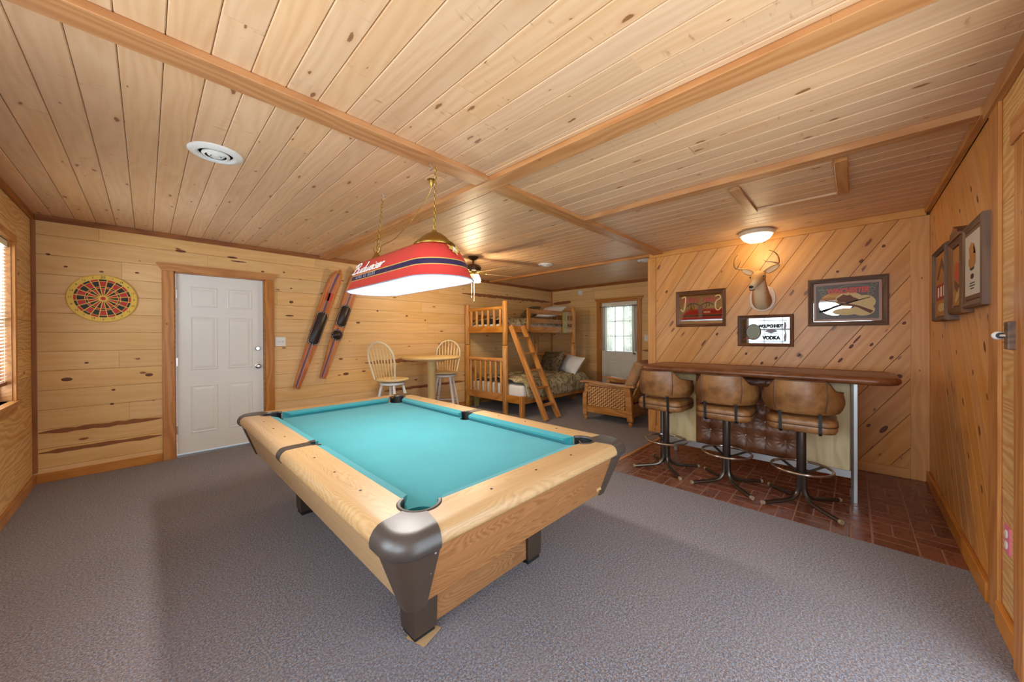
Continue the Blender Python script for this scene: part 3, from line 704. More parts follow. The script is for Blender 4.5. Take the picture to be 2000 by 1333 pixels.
# ================================================================== pool table
def pool_table():
    T = thing('pool_table', 'oak laminate pool table with turquoise felt and dark corner caps', 'pool table', loc=(1.205, 2.19, 0))
    hw, hl, zt = .725, 1.265, .72
    RW, PC, PRad, SC_, SR = .17, .20, .074, .19, .05       # rail width, pocket centre, radii
    zbm = zt-.062
    prof = [(RW, zt), (.155, zt), (.142, zt), (.132, zt), (.127, zt), (.118, zt), (.085, zt), (.055, zt)]+[(.042-.042*math.sin(t), zt-.042+.042*math.cos(t)) for t in [i*R90/6 for i in range(1, 7)]]+[(.002, zt-.052), (.014, zbm), (.118, zbm), (.127, zbm), (.142, zbm), (RW, zbm)]
    def P(ax, s, d, a, z): return (s*(hw-d), a, z) if ax == 'y' else (a, s*(hl-d), z)
    def cend(d):            # distance from the corner where a rail stops at depth d
        q = PRad**2-(d-PC)**2
        return PC+math.sqrt(q) if q > 0 else .158
    def send(d):
        q = SR**2-(d-SC_)**2
        return max(.031, math.sqrt(q)) if q > 0 else .031
    def rail(ax, s, e0, e1, mat):
        MB().loft([[P(ax, s, d, e(d), z) for d, z in prof] for e in (e0, e1)]).build('rail', mat, T, smooth=40)
    def cushion(ax, s, a0, a1, c0, c1):
        cp = [(RW-.002, zt, 0), (RW+.046, zt-.012, 1), (RW+.046, zt-.026, 1), (RW+.03, .672, .8), (RW-.002, .672, 0)]
        MB().loft([[P(ax, s, d, a0+k*c0, z) for d, z, k in cp], [P(ax, s, d, a1-k*c1, z) for d, z, k in cp]]).build('cushion', 'felt', T, smooth=0)
    ce = cend(RW)+.002; sg = send(RW)+.002
    for s in (-1, 1):
        rail('y', s, lambda d: send(d), lambda d: hl-cend(d), 'lamy'); rail('y', s, lambda d: -hl+cend(d), lambda d: -send(d), 'lamy')
        cushion('y', s, sg, hl-ce, .015, .045); cushion('y', s, -hl+ce, -sg, .045, .015)
        rail('x', s, lambda d: -hw+cend(d), lambda d: hw-cend(d), 'lam'); cushion('x', s, -hw+ce, hw-ce, .045, .045)
    def arc(cx, cy, r, a0, a1, n=10): return [(cx+r*math.cos(math.radians(a0+(a1-a0)*i/n)), cy+r*math.sin(math.radians(a0+(a1-a0)*i/n))) for i in range(n+1)]
    cx, cy, pr = hw-PC, hl-PC, .07; sx_ = hw-SC_
    poly = arc(cx, -cy, pr, 197, 73)+arc(sx_, 0, SR-.002, 281, 79)+arc(cx, cy, pr, 287, 163)+arc(-cx, cy, pr, 17, -107)+arc(-sx_, 0, SR-.002, 101, -101)+arc(-cx, -cy, pr, 107, -17)
    MB().prism(poly, .64, .672).build('bed', 'felt', T, smooth=0)
    # pockets
    for sx in (-1, 1):
        for sy in (-1, 0, 1):
            c = (sx*cx, sy*cy) if sy else (sx*sx_, 0); r = PRad-.004 if sy else SR-.004
            MB().lathe([(0, .552), (r+.004, .556), (r+.004, .64), (r, .64), (r, .566), (0, .562)], 24, (c[0], c[1], 0)).build('pocket', 'black', T)
            a = math.atan2(sy*1., sx) if sy else (0 if sx > 0 else math.pi)
            span = math.radians(112) if sy else math.radians(96)
            ts = [-span+2*span*i/24 for i in range(25)]
            MB().loft([[(c[0]+rr*math.cos(a+t), c[1]+rr*math.sin(a+t), z) for rr, z in ((r-.006, zt-.004), (r-.003, zt+.003), (r+.006, zt+.0045), (r+.010, zt+.001), (r+.004, zt-.012))] for t in ts]).build('pocket_rim', 'bronze', T, smooth=50)
            MB().loft([[(c[0]+rr*math.cos(a+t), c[1]+rr*math.sin(a+t), z) for rr, z in ((r-.004, zt-.002), (r+.003, zt-.002), (r+.003, .60), (r-.004, .60))] for t in ts]).build('pocket_liner', 'black', T)
    # corner caps: swept about the pocket centre out to the rounded corner
    def outr(a, e=.206, rc=.10):
        c_, s_ = math.cos(a), math.sin(a)
        if e*s_/c_ <= e-rc: return e/c_
        if e*c_/s_ <= e-rc: return e/s_
        k = e-rc; b_ = k*(c_+s_); return b_+math.sqrt(b_*b_-(2*k*k-rc*rc))
    for sx in (-1, 1):
        for sy in (-1, 1):
            rings = []
            for i in range(19):
                a = math.radians(12.5+65*i/18); R = outr(a)
                rings.append([(sx*(cx+r*math.cos(a)), sy*(cy+r*math.sin(a)), z) for r, z in ((PRad+.002, zt+.0025), (R-.055, zt+.004), (R-.034, zt+.001), (R-.016, zt-.009), (R-.004, zt-.026), (R, zt-.042), (R-.002, zt-.058), (R-.012, zt-.068), (R-.045, zt-.07), (PRad+.002, zt-.03))])
            MB().loft(rings).build('corner_cap', 'bronze', T, smooth=60)
        sc = [(d-(.003 if d < .03 else 0), z+.003) for d, z in prof[1:16]]
        MB().loft([[(sx*(hw-d), -.0335, z), (sx*(hw-d), .0335, z), (sx*(hw-d-.004), .0335, z-.010), (sx*(hw-d-.004), -.0335, z-.010)] for d, z in sc]).build('side_cap', 'bronze', T, smooth=50)
        for q in (-1, 1):
            for k in (1, 2, 3): MB().lathe([(.0055, 0), (.0055, .0012), (0, .0012)], 8, (sx*(hw-.095), q*(.0+k*.27), zt)).build('sight', 'black', T)
    for q in (-1, 1):
        for k in (-1, 0, 1): MB().lathe([(.0055, 0), (.0055, .0012), (0, .0012)], 8, (k*.27, q*(hl-.095), zt)).build('sight', 'black', T)
    # tapered cabinet
    z1, z0, i1, i0 = .66, .43, .022, .105
    for s in (-1, 1):
        MB().loft([[(s*(hw-i1-t), -hl+i1+.06, z1) for t in (0, .02)]+[(s*(hw-i1-t), hl-i1-.06, z1) for t in (.02, 0)], [(s*(hw-i0-t), -hl+i0+.04, z0) for t in (0, .02)]+[(s*(hw-i0-t), hl-i0-.04, z0) for t in (.02, 0)]]).build('apron', 'lamy', T, smooth=0)
        MB().loft([[(-hw+i1+.06, s*(hl-i1-t), z1) for t in (0, .02)]+[(hw-i1-.06, s*(hl-i1-t), z1) for t in (.02, 0)], [(-hw+i0+.04, s*(hl-i0-t), z0) for t in (0, .02)]+[(hw-i0-.04, s*(hl-i0-t), z0) for t in (.02, 0)]]).build('apron', 'lamd', T, smooth=0)
    MB().box(-hw+.14, hw-.14, -hl+.14, hl-.14, z0+.005, z0+.02).build('cabinet_bottom', 'black', T, smooth=0)
    for sx in (-1, 1):
        for sy in (-1, 1):
            rings = []
            for k in range(7):
                t = k/6; z = z1-.001-(z1-z0+.008)*t; ins = i1+(i0-i1)*t-.006; w = .150-.085*t; r = .055-.02*t
                cx, cy = hw-ins-r, hl-ins-r
                out = [(hw-ins, cy+r-w)]+[(cx+r*math.cos(a), cy+r*math.sin(a)) for a in [R90*i/6 for i in range(7)]]+[(cx+r-w, hl-ins)]
                inn = [(x-.010, y-.010) for x, y in out][::-1]
                rings.append([(sx*x, sy*y, z) for x, y in out+inn])
            c = MB().loft(rings).build('corner_casting', 'casting', T, smooth=40)
            for k, (t, e) in enumerate(((.12, .10), (.45, .075), (.8, .045))):
                z = z1-(z1-z0)*t; ins = i1+(i0-i1)*t-.006; w = (.150-.085*t)-.014
                for px, py in ((hw-ins, hl-ins-w), (hw-ins-w, hl-ins)):
                    MB().lathe([(.0045, -.002), (.004, .001), (0, .002)], 8).build('rivet', 'nickel', c, Matrix.Translation((sx*px, sy*py, z)) @ (Matrix.Rotation(sx*R90, 4, 'Y') if px > hw-ins-.001 else Matrix.Rotation(-sy*R90, 4, 'X')))
    for sy in (-1, 1):
        for sx in (-1, 1):
            m = MB(); x, y = sx*.365, sy*.79
            m.loft([[(x+a*w, y+b*w, z) for a, b in ((-1, -1), (1, -1), (1, 1), (-1, 1))] for w, z in ((.048, .016), (.056, .026), (.058, .09), (.064, .44))]).build('leg', 'casting', T, smooth=0)
            MB().box(x-.05, x+.05, y-.05, y+.05, .008 if (sx < 0 and sy < 0) else 0, .016).build('foot_pad', 'rubber', T, smooth=0)
        MB().box(-.305, .305, sy*.815-.018, sy*.815+.018, .035, .435).build('base_panel', 'lamd', T, smooth=0)
    MB().prism([(0, 0), (.02, .004), (.046, 0), (.044, .016), (.022, .02), (.004, .017)], 0, .0015).build('scuff', 'card', T, Matrix.Translation((.50, -hl+.085, .462)) @ Matrix.Rotation(R90-.35, 4, 'X'), smooth=0)
    s = MB(); s.box(-.055, .045, -.060, .04, 0, .004).box(-.05, .052, -.066, .035, .0043, .0076)
    o = s.build('cardboard_shim', 'card', None, Matrix.Translation((.845, 1.385, .0)) @ Matrix.Rotation(.3, 4, 'Z'), smooth=0, recalc=False)
    tag(o, 'folded cardboard shim under the near leg of the pool table', 'shim')
M['lamd'] = wood('oak_laminate_end', S(160, 112, 70), S(126, 80, 46), S(120, 80, 44), .0, axis='X', grain=1.1, ring=45., vary=.0, rough=.4, cath=.8)
M['casting'] = plain('brown_casting', S(66, 52, 42), .4, 0., .5, bump=.0006, bscale=420., vary=.12)
pool_table()

# ================================================================== hanging lamp over the table
STROKES = {
 'B': (.60, [[(.10, 0), (.15, .5), (.20, 1.0)], [(-.12, .78), (.08, 1.0), (.40, 1.06), (.52, .86), (.36, .6), (.18, .53)], [(.18, .53), (.46, .5), (.56, .25), (.4, .03), (.14, -.02), (-.06, .1)]]),
 'u': (.40, [[(0, .45), (0, .1), (.1, 0), (.25, .1), (.28, .45)], [(.28, .45), (.28, .08), (.38, .02)]]),
 'd': (.42, [[(.28, .4), (.12, .46), (0, .2), (.1, 0), (.25, .1), (.3, .4)], [(.34, 1.0), (.29, .1), (.40, .02)]]),
 'w': (.52, [[(0, .45), (.02, .08), (.1, 0), (.2, .12), (.22, .42)], [(.22, .42), (.22, .08), (.3, 0), (.42, .15), (.45, .46)]]),
 'e': (.32, [[(.02, .22), (.22, .28), (.2, .45), (.05, .4), (0, .15), (.1, 0), (.30, .1)]]),
 'i': (.18, [[(.03, .45), (.03, .08), (.14, .02)], [(.05, .62), (.08, .68)]]),
 's': (.30, [[(.22, .42), (.1, .46), (.04, .34), (.2, .18), (.16, .02), (0, .04)]]),
 'r': (.30, [[(0, .45), (.03, 0)], [(.03, .3), (.12, .46), (.26, .4)]])}
def script(txt, size, r, shear=.38):
    m = MB(); x = 0
    for ch in txt:
        adv, st = STROKES[ch]
        for s in st:
            pts = catmull([((x+a+shear*b)*size, b*size, 0) for a, b in s], 4)
            m.tube(pts, r*size, 6, flat=.25, up=(0, 0, 1))
        x += adv
    return m, x*size
def lamp():
    zb = 1.65
    L = thing('pool_table_lamp', 'red hanging pool table lamp with white script lettering', 'lamp', loc=(1.22, 2.20, zb))
    def ring(w, l, z, n=12):
        out = []
        for s, a0 in ((1, 0), (-1, 180)):
            for i in range(n+1):
                a = math.radians(a0+180*i/n); out.append((w*math.cos(a), s*(l-w)+w*math.sin(a), z))
        return out
    st = [(.208, .625, 0), (.205, .622, .006), (.193, .608, .024), (.186, .598, .045), (.181, .59, .066), (.178, .585, .072), (.174, .576, .102), (.172, .572, .108), (.160, .548, .15), (.140, .515, .19), (.105, .465, .22), (.05, .40, .236)]
    def shell(rows, mat, name, th=.004):
        rings = [ring(*q) for q in rows]+[ring(w-th, l-th, z) for w, l, z in rows[::-1]]
        return MB().loft(rings, closed=True).build(name, mat, L, smooth=50)
    shell(st[0:5], 'red', 'lower_shade'); shell(st[4:6], 'gold', 'pinstripe'); shell(st[5:7], 'navy', 'blue_band'); shell(st[6:8], 'gold', 'pinstripe'); shell(st[7:], 'red', 'upper_shade')
    MB().loft([ring(.05, .40, .234), ring(.05, .40, .238)]).build('top_plate', 'red', L)
    inn = [(w-.007, l-.007, z-.003 if z > .01 else z+.001) for w, l, z in st]
    rings = [ring(*q) for q in inn]; m = MB().loft(rings, cap=False); f = list(range(len(rings[0])*(len(rings)-1), len(rings[0])*len(rings))); m.f.append(f)
    m.build('white_lining', 'enamelw', L, smooth=50, recalc=False)
    MB().tube(ring(.207, .624, .002), .0035, 6, closed=True).build('white_rim', 'enamelw', L)
    # lettering on the side that faces the room's window wall (-X): local text x runs to -Y
    def side(y, z, lift=.0):
        d = Vector((.160-.174, 0, .15-.105)).normalized()     # slope of the upper shade (outer half width shrinks with height)
        up = Vector((-d.x, 0, d.z)); n = Vector((-up.z, 0, up.x)); 
        x = -(.174-(z-.102)*(.174-.160)/.048)-.003
        return frame((0, -1, 0), up, n, (x, y, z))
    m, w = script('Budweiser', .070, .075); m.tf(Matrix.Diagonal((2.0, 1, 1, 1)))
    m.build('script_lettering', 'letter', L, side(.43, .118))
    me = text_mesh('KING OF BEERS', .030, shear=.25, extr=.0006, spacing=1.5, off=.0008); me.materials.clear(); me.materials.append(M['silverink'])
    put('lettering', me, L, frame((0, -1, 0), Vector((.08, 0, 1)).normalized(), Vector((-1, 0, .08)).normalized(), (-.1795, .20, .087)))
    # eagle and letter emblem at the near end
    E = MB()
    star = []
    for i in range(16):
        a = 2*math.pi*i/16+.1; r = (.036 if i % 2 == 0 else .022)*(1+.25*math.sin(3*a)); star.append((r*math.cos(a)*1.3, r*math.sin(a)))
    E.prism(star, 0, .0015)
    eo = Vector((.12, -1, .62)).normalized(); eu = (Vector((0, 0, 1))-eo*eo.z).normalized(); er = eu.cross(eo)
    em = E.build('emblem', 'gold', L, frame(er, eu, eo, (.015, -.548, .168)))
    me = text_mesh('A', .045, extr=.001); me.materials.clear(); me.materials.append(M['letter']); put('emblem_letter', me, em, Matrix.Translation((0, 0, .002)))
    # brass tops, chains, cord
    for y, q in ((-.37, 1.), (.40, .45)):
        MB().lathe([(r*q, z) for r, z in [(.115, -.008), (.118, 0), (.112, .012), (.095, .022), (.075, .045), (.045, .066), (.018, .078), (.012, .09), (0, .09)]], 28, (0, y, .222)).build('brass_cap', 'brass', L)
        MB().tube([(.119*q*math.cos(t), y+.119*q*math.sin(t), .222) for t in [2*math.pi*i/36 for i in range(36)]], [.005 if i % 2 else .0035 for i in range(36)], 6, closed=True).build('beaded_edge', 'brass', L)
    def chain(p, q, name='chain'):
        p, q = Vector(p), Vector(q); n = int((q-p).length/.021); m = MB(); d = (q-p)/n
        for i in range(n):
            c = p+d*(i+.5); a = Vector((1, 0, 0)) if i % 2 else Vector((0, 1, 0))
            m.tube([c+Vector((0, 0, .0145*math.sin(t)))+a*.0065*math.cos(t) for t in [2*math.pi*k/10 for k in range(10)]], .0021, 5, closed=True)
        m.build(name, 'brass', L)
    zc = HC-zb
    chain((0, -.37, .31), (.02, -.36, zc-.085)); chain((0, .40, .31), (.06, .42, zc-.06))
    for x, y, z in ((.02, -.30, zc-.034), (.06, .42, zc)):
        MB().tube(catmull([(x, y, z), (x, y, z-.02), (x+.012, y, z-.035), (x, y-.0, z-.052), (x-.012, y, z-.04), (x-.006, y, z-.028)], 4), .003, 6).build('ceiling_hook', 'nickel', L)
    MB().tube(catmull([(.20, -.035, zc-.055), (.19, .0, zc-.12), (.14, .12, zc-.26), (.09, .28, zc-.38), (.03, .38, .36), (.045, .44, .33), (.02, .45, .30), (-.02, .41, .33), (-.03, .38, .38), (.01, .36, .40), (.02, .40, .34), (0, .40, .30)], 6), .0028, 6).build('cord', 'brass', L)
    MB().lathe([(.0, 0), (.03, 0), (.03, -.006), (.018, -.012), (.014, -.04), (.005, -.055), (0, -.055)], 16, (.20, -.035, zc)).build('canopy', 'brass', L)
    MB().prism(rrect(.11, .11, .01, 3), zc-.006, zc).tf(Matrix.Translation((.22, -.05, 0))).build('junction_plate', 'ceil', L)
    for y in (-.34, 0, .34):
        MB().lathe([(.0, .185), (.016, .185), (.016, .222), (0, .222)], 14, (0, y, 0)).build('socket', 'white', L)
        MB().lathe([(0, .155), (.012, .157), (.018, .165), (.018, .172), (.012, .18), (.011, .19), (0, .19)], 14, (0, y, 0)).build('bulb', 'bulb', L)
    l = bpy.data.lights.new('table_lamp_light', 'AREA'); l.shape = 'RECTANGLE'; l.size = .12; l.size_y = .85; l.energy = LLAMP; l.color = (1, .95, .88)
    o = bpy.data.objects.new('table_lamp_light', l); COL.objects.link(o); o.parent = L; o.location = (0, 0, .15)
lamp()

# ================================================================== dartboard
def dartboard():
    D = thing('dartboard', 'round yellow red and black dartboard on the pine wall', 'dartboard', mw=FA(-.29, 1.706))
    MB().lathe([(0, 0), (.228, 0), (.231, .006), (.231, .018), (.226, .022), (0, .022)], 64).build('board', M['darty'], D, smooth=30)
    def seg(r0, r1, k, m, z=.0225, gap=.0035):
        a0, a1 = math.radians(99-18*k), math.radians(81-18*k); out = []
        for r in (r0, r1):
            g = gap/r
            pts = [(r*math.cos(a0-g+(a1-a0+2*g)*i/4), r*math.sin(a0-g+(a1-a0+2*g)*i/4)) for i in range(5)]
            out.append(pts)
        m.prism((out[0]+out[1][::-1])[::-1], .0215, z+.0008)
    order = [20, 1, 18, 4, 13, 6, 10, 15, 2, 17, 3, 19, 7, 16, 8, 11, 14, 9, 12, 5]
    red, blk = MB(), MB()
    for k in range(20):
        A, B = (red, blk) if k % 2 == 0 else (blk, red)
        seg(.030, .098, k, A); seg(.118, .166, k, A); seg(.102, .114, k, B); seg(.170, .186, k, B)
    red.build('red_segments', 'dred', D, smooth=0); blk.build('black_segments', 'ink', D, smooth=0)
    MB().lathe([(0, .022), (.017, .022), (.017, .025), (0, .026)], 20).build('bullseye', 'dred', D)
    for k, n in enumerate(order):
        a = math.radians(90-18*k); text(str(n), .026 if n != 20 else .034, 'ink', D, .207*math.cos(a), .207*math.sin(a), .0225, name='number', rot=0)
M['dred'] = plain('dart_red', S(186, 40, 38), .6); M['darty'] = plain('dart_yellow', S(224, 184, 74), .55)
dartboard()

# ================================================================== water skis
def ski(p_top, p_bot, label, binds, seed, red):
    (x1, y1), (x0, y0) = p_top, p_bot; Ls = math.hypot(x1-x0, y1-y0); ang = math.atan2(y1-y0, x1-x0)
    K = thing('water_ski', label, 'water ski', mw=FA(x0, y0, .035) @ Matrix.Rotation(ang, 4, 'Z'), group='water skis on the wall')
    def hwid(t): return .038+.048*min(1, t/.62)**.8 if t < .84 else .086*math.sqrt(max(0, 1-((t-.84)/.16)**2.6))
    n = 30; rings = []
    for i in range(n+1):
        t = i/n; w = max(hwid(t), .004); b = .09*max(0, (t-.8)/.2)**2
        rings.append([(t*Ls, -w, b), (t*Ls, -w*.96, b+.012), (t*Ls, w*.96, b+.012), (t*Ls, w, b), (t*Ls, w*.9, b-.004), (t*Ls, -w*.9, b-.004)])
    MB().loft(rings).build('plank', 'skiw', K, smooth=40)
    def strip(t0, t1, y0_, y1_, mat, name='stripe'):
        m = MB(); r = []
        for i in range(13):
            t = t0+(t1-t0)*i/12; b = .09*max(0, (t-.8)/.2)**2+.012; w = hwid(t)
            r.append([(t*Ls, max(-w*.95, min(w*.95, y0_)), b-.001), (t*Ls, max(-w*.95, min(w*.95, y1_)), b-.001), (t*Ls, max(-w*.95, min(w*.95, y1_)), b+.0012), (t*Ls, max(-w*.95, min(w*.95, y0_)), b+.0012)])
        m.loft(r).build(name, mat, K, smooth=0)
    strip(.01, .44, .004, .026, 'skip'); strip(.01, .44, -.004, .002, 'skil'); strip(.62, .97, -.012, .012, 'skip'); strip(.64, .95, .02, .026, 'skil')
    if red: strip(.73, .80, -.05, .04, 'skir', 'emblem')
    for t0, t1 in binds:
        a, b = t0*Ls, t1*Ls; w = .074
        MB().prism(rrect(b-a, 2*w, .045, 5, (a+b)/2), .012, .018).build('binding_plate', 'black', K, smooth=0)
        m = MB()
        def f(u, v):
            x = a+.03+(b-a-.06)*u; y = -w*.82+2*w*.82*v
            return (x, y, .018+.042*math.sin(math.pi*v)**.6*(.4+.6*math.sin(math.pi*min(1, u*.9+.05))))
        m.grid(f, 10, 10).build('rubber_boot', 'skib', K, recalc=False)
        per = rrect(b-a-.018, 2*w-.018, .038, 5, (a+b)/2); m = MB(); k = len(per); acc = 0
        for i in range(k):
            p, q = Vector(per[i]), Vector(per[(i+1) % k]); l = (q-p).length
            for j in range(max(1, int(l/.02))):
                c = p+(q-p)*(j/max(1, int(l/.02))); m.lathe([(.0045, .018), (.0035, .021), (0, .0215)], 6, (c.x, c.y, 0))
        m.build('studs', 'cream', K, smooth=0)
M['skiw'] = wood('ski_wood', S(208, 136, 82), S(176, 98, 54), dens=0., vary=.1, rough=.3, spec=.5); M['skip'] = plain('ski_purple', S(104, 78, 104), .35); M['skil'] = plain('ski_light_stripe', S(176, 150, 160), .35)
M['skir'] = plain('ski_red_mark', S(196, 74, 42), .4); M['skib'] = plain('boot_rubber', S(44, 26, 20), .4, vary=.4)
ski((1.905, 2.262), (1.372, .640), 'left water ski with one large black binding', [(.355, .63)], 1, True)
ski((2.20, 2.325), (1.690, .745), 'right water ski with two black bindings', [(.335, .425), (.455, .65)], 2, False)

# ================================================================== ceiling vents, detector, dome lamp, fan
def vent(x, y, label, r=.132):
    V = thing('ceiling_vent', label, 'vent', mw=FC(x, y), group='round ceiling vents')
    MB().lathe([(r*.62, .004), (r, 0), (r, .006), (r*.92, .014), (r*.74, .02), (r*.66, .016), (r*.62, .004)], 40).build('rim', 'white', V)
    MB().lathe([(0, .0005), (r*.66, .0005), (r*.66, .0015), (0, .0015)], 30).build('duct_opening', 'black', V)
    for a, b in ((.50, .42), (.31, .23)):
        MB().lathe([(r*a, .006), (r*(a+.02), .014), (r*b, .024), (r*(b-.03), .02), (r*a, .006)], 32).build('cone', 'white', V)
    MB().lathe([(0, .018), (r*.17, .018), (r*.17, .027), (0, .029)], 20).build('centre', 'white', V)
    MB().box(-r*.6, r*.6, -.005, .005, .012, .017).build('bridge', 'white', V, smooth=0)
vent(.303, 2.79, 'white round ceiling vent nearest the dartboard wall')
vent(4.36, 3.48, 'white round ceiling vent above the bunk ladder', .12); vent(5.16, 2.22, 'white round ceiling vent peeking past the bar wall end', .12)
d = thing('smoke_detector', 'round white detector high on the far wall', 'detector', mw=FF(4.486, 2.30))
MB().lathe([(0, 0), (.06, 0), (.062, .012), (.052, .026), (0, .028)], 28).build('body', 'white', d); MB().lathe([(.02, .027), (.024, .03), (.028, .027)], 20).build('grille_ring', 'white', d)
def dome():
    x, y = 4.60, .76
    D = thing('dome_lamp', 'lit white glass dome lamp on the ceiling above the deer head', 'lamp', mw=frame((1, 0, 0), (0, -1, 0), (0, 0, -1), (x, y, HC)))
    MB().lathe([(0, 0), (.15, 0), (.165, .012), (.168, .03), (.155, .045), (.14, .046), (.14, .03), (0, .03)], 40).build('pan', 'ivory', D)
    MB().lathe([(.142, .042), (.138, .062), (.118, .088), (.08, .112), (.03, .124), (0, .125)], 40).build('glass_bowl', 'bowl', D)
    MB().lathe([(0, .122), (.012, .124), (.012, .132), (.006, .138), (0, .139)], 12).build('finial', 'brass', D)
    l = bpy.data.lights.new('dome_light', 'POINT'); l.energy = LDOME; l.color = (1, .80, .46); l.shadow_soft_size = .1
    o = bpy.data.objects.new('dome_light', l); COL.objects.link(o); o.parent = D; o.location = (0, 0, .235)
M['ivory'] = plain('ivory_metal', S(206, 190, 168), .45)
dome()
def fan():
    F = thing('ceiling_fan', 'brown ceiling fan with pale blades behind the red lamp', 'fan', loc=(3.22, 3.87, HC))
    MB().lathe([(0, 0), (.075, 0), (.075, -.012), (.05, -.035), (.02, -.05), (0, -.05)], 28).build('canopy', 'fanb', F)
    MB().lathe([(.013, -.04), (.013, -.13), (0, -.13)], 12).build('downrod', 'fanb', F)
    MB().lathe([(0, -.10), (.05, -.105), (.10, -.125), (.115, -.16), (.10, -.20), (.06, -.215), (0, -.215)], 32).build('motor', 'fanb', F)
    for k in range(5):
        a = math.radians(-14+72*k); m = Matrix.Rotation(a, 4, 'Z')
        b = MB().prism([(.19, -.045), (.60, -.066), (.635, -.05), (.645, 0), (.635, .05), (.60, .066), (.19, .045)], -.004, .004).build('blade', 'fanw', F, Matrix.Translation((0, 0, -.225)) @ m @ Matrix.Rotation(.2, 4, 'X'), smooth=0)
        MB().prism([(.07, -.018), (.21, -.03), (.25, 0), (.21, .03), (.07, .018)], -.006, .002).build('blade_iron', 'brass', F, Matrix.Translation((0, 0, -.222)) @ m, smooth=0)
    MB().lathe([(0, -.21), (.055, -.215), (.06, -.25), (.04, -.27), (0, -.27)], 24).build('light_kit', 'brass', F)
    for k in range(3):
        a = math.radians(20+120*k); c = (.10*math.cos(a), .10*math.sin(a), 0)
        MB().lathe([(.018, -.255), (.03, -.27), (.048, -.31), (.058, -.345), (.055, -.345), (.044, -.31), (.02, -.27)], 20, c).build('glass_shade', 'bowl', F)
    l = bpy.data.lights.new('fan_light', 'POINT'); l.energy = LFAN; l.color = (1, .84, .56); l.shadow_soft_size = .09
    o = bpy.data.objects.new('fan_light', l); COL.objects.link(o); o.parent = F; o.location = (0, 0, -.42)
    for x, y, z in ((.03, .02, -.60), (-.03, .0, -.56)): MB().tube([(x, y, -.26), (x, y, z)], .0016, 5).lathe([(0, z), (.004, z-.004), (.005, z-.02), (0, z-.026)], 8, (x, y, 0)).build('pull_chain', 'cream', F)
M['fanb'] = plain('fan_brown', S(70, 44, 26), .35, .3); M['fanw'] = wood('fan_blade', S(214, 176, 124), S(190, 146, 92), dens=0., vary=.03)
fan()

# ================================================================== bar counter
def bar():
    B = thing('bar_counter', 'home bar with brown padded top and tufted vinyl front', 'bar', loc=(3.86, .745, 0))
    def bx(name, mat, x0, x1, y0, y1, z0, z1, bev=.0):
        return MB().box(x0-3.86, x1-3.86, y0-.745, y1-.745, z0, z1).build(name, mat, B, smooth=0, bevel=bev, seg=1)
    bx('side_panel', 'blonde', 3.866, 3.885, 1.152, 1.465, .235, .935); bx('side_panel', 'blonde', 3.866, 3.885, .025, .338, .235, .935)
    bx('front_board', 'blonde', 3.886, 3.90, .025, 1.465, .235, .935); bx('end_panel', 'blonde', 3.90, 4.26, .02, .035, .235, .935); bx('end_panel', 'blonde', 3.90, 4.26, 1.455, 1.47, .235, .935)
    bx('shelf', 'blonde', 3.90, 4.25, .036, 1.454, .55, .57)
    btn = [(.43+.147*i, .39+.145*j) for i in range(5) for j in range(4)]
    def f(u, v):
        y = 1.152-.814*u; z = .24+.69*v
        d = min(math.hypot(y-a, z-b) for a, b in btn)
        h = .030*(1-math.exp(-(d/.045)**1.3)); e = min(u, 1-u, v, 1-v); h *= min(1, e*14)**.5
        g = min(abs(y-a) for a, _ in btn); h -= .006*math.exp(-(g/.006)**2)*min(1, d/.03)
        k = min(btn, key=lambda q: math.hypot(y-q[0], z-q[1])); ang = math.atan2(z-k[1], y-k[0]); h += .0035*math.sin(ang*11)*math.exp(-((d-.035)/.025)**2)
        return (3.866-h-3.86, y-.745, z)
    MB().grid(f, 110, 92).build('tufted_panel', 'leatherd', B, smooth=60, recalc=False)
    for a, b in btn: MB().lathe([(.009, -.004), (.009, .003), (.005, .007), (0, .008)], 10).build('button', 'nickel', B, Matrix.Translation((3.862-3.86, a-.745, b)) @ Matrix.Rotation(-R90, 4, 'Y'))
    bx('kick_rail', 'alu', 3.85, 3.88, .018, 1.472, .185, .240)
    for y in (-.002, 1.475):
        bx('post', 'alu', 3.832, 3.868, y-.018, y+.018, .0, .945, .002); bx('post_strip', 'dkmetal', 3.826, 3.832, y+.004, y+.018, .0, .945)
        bx('post', 'alu', 4.22, 4.256, y-.018, y+.018, .0, .945, .002)
    # padded top
    x0, x1, y0, y1 = 3.665, 4.36, -.235, 1.66
    out = rrect(x1-x0, y1-y0, .13, 7, (x0+x1)/2-3.86, (y0+y1)/2-.745)
    MB().prism(out, .948, .998).build('top', 'bartop', B, smooth=40, bevel=.004)
    inner = rrect(x1-x0-.03, y1-y0-.03, .115, 7, (x0+x1)/2-3.86, (y0+y1)/2-.745)
    MB().tube([(x, y, .973) for x, y in inner], .029, 12, closed=True, up=(0, 0, 1)).build('padded_edge', 'bartop', B, smooth=60)
bar()

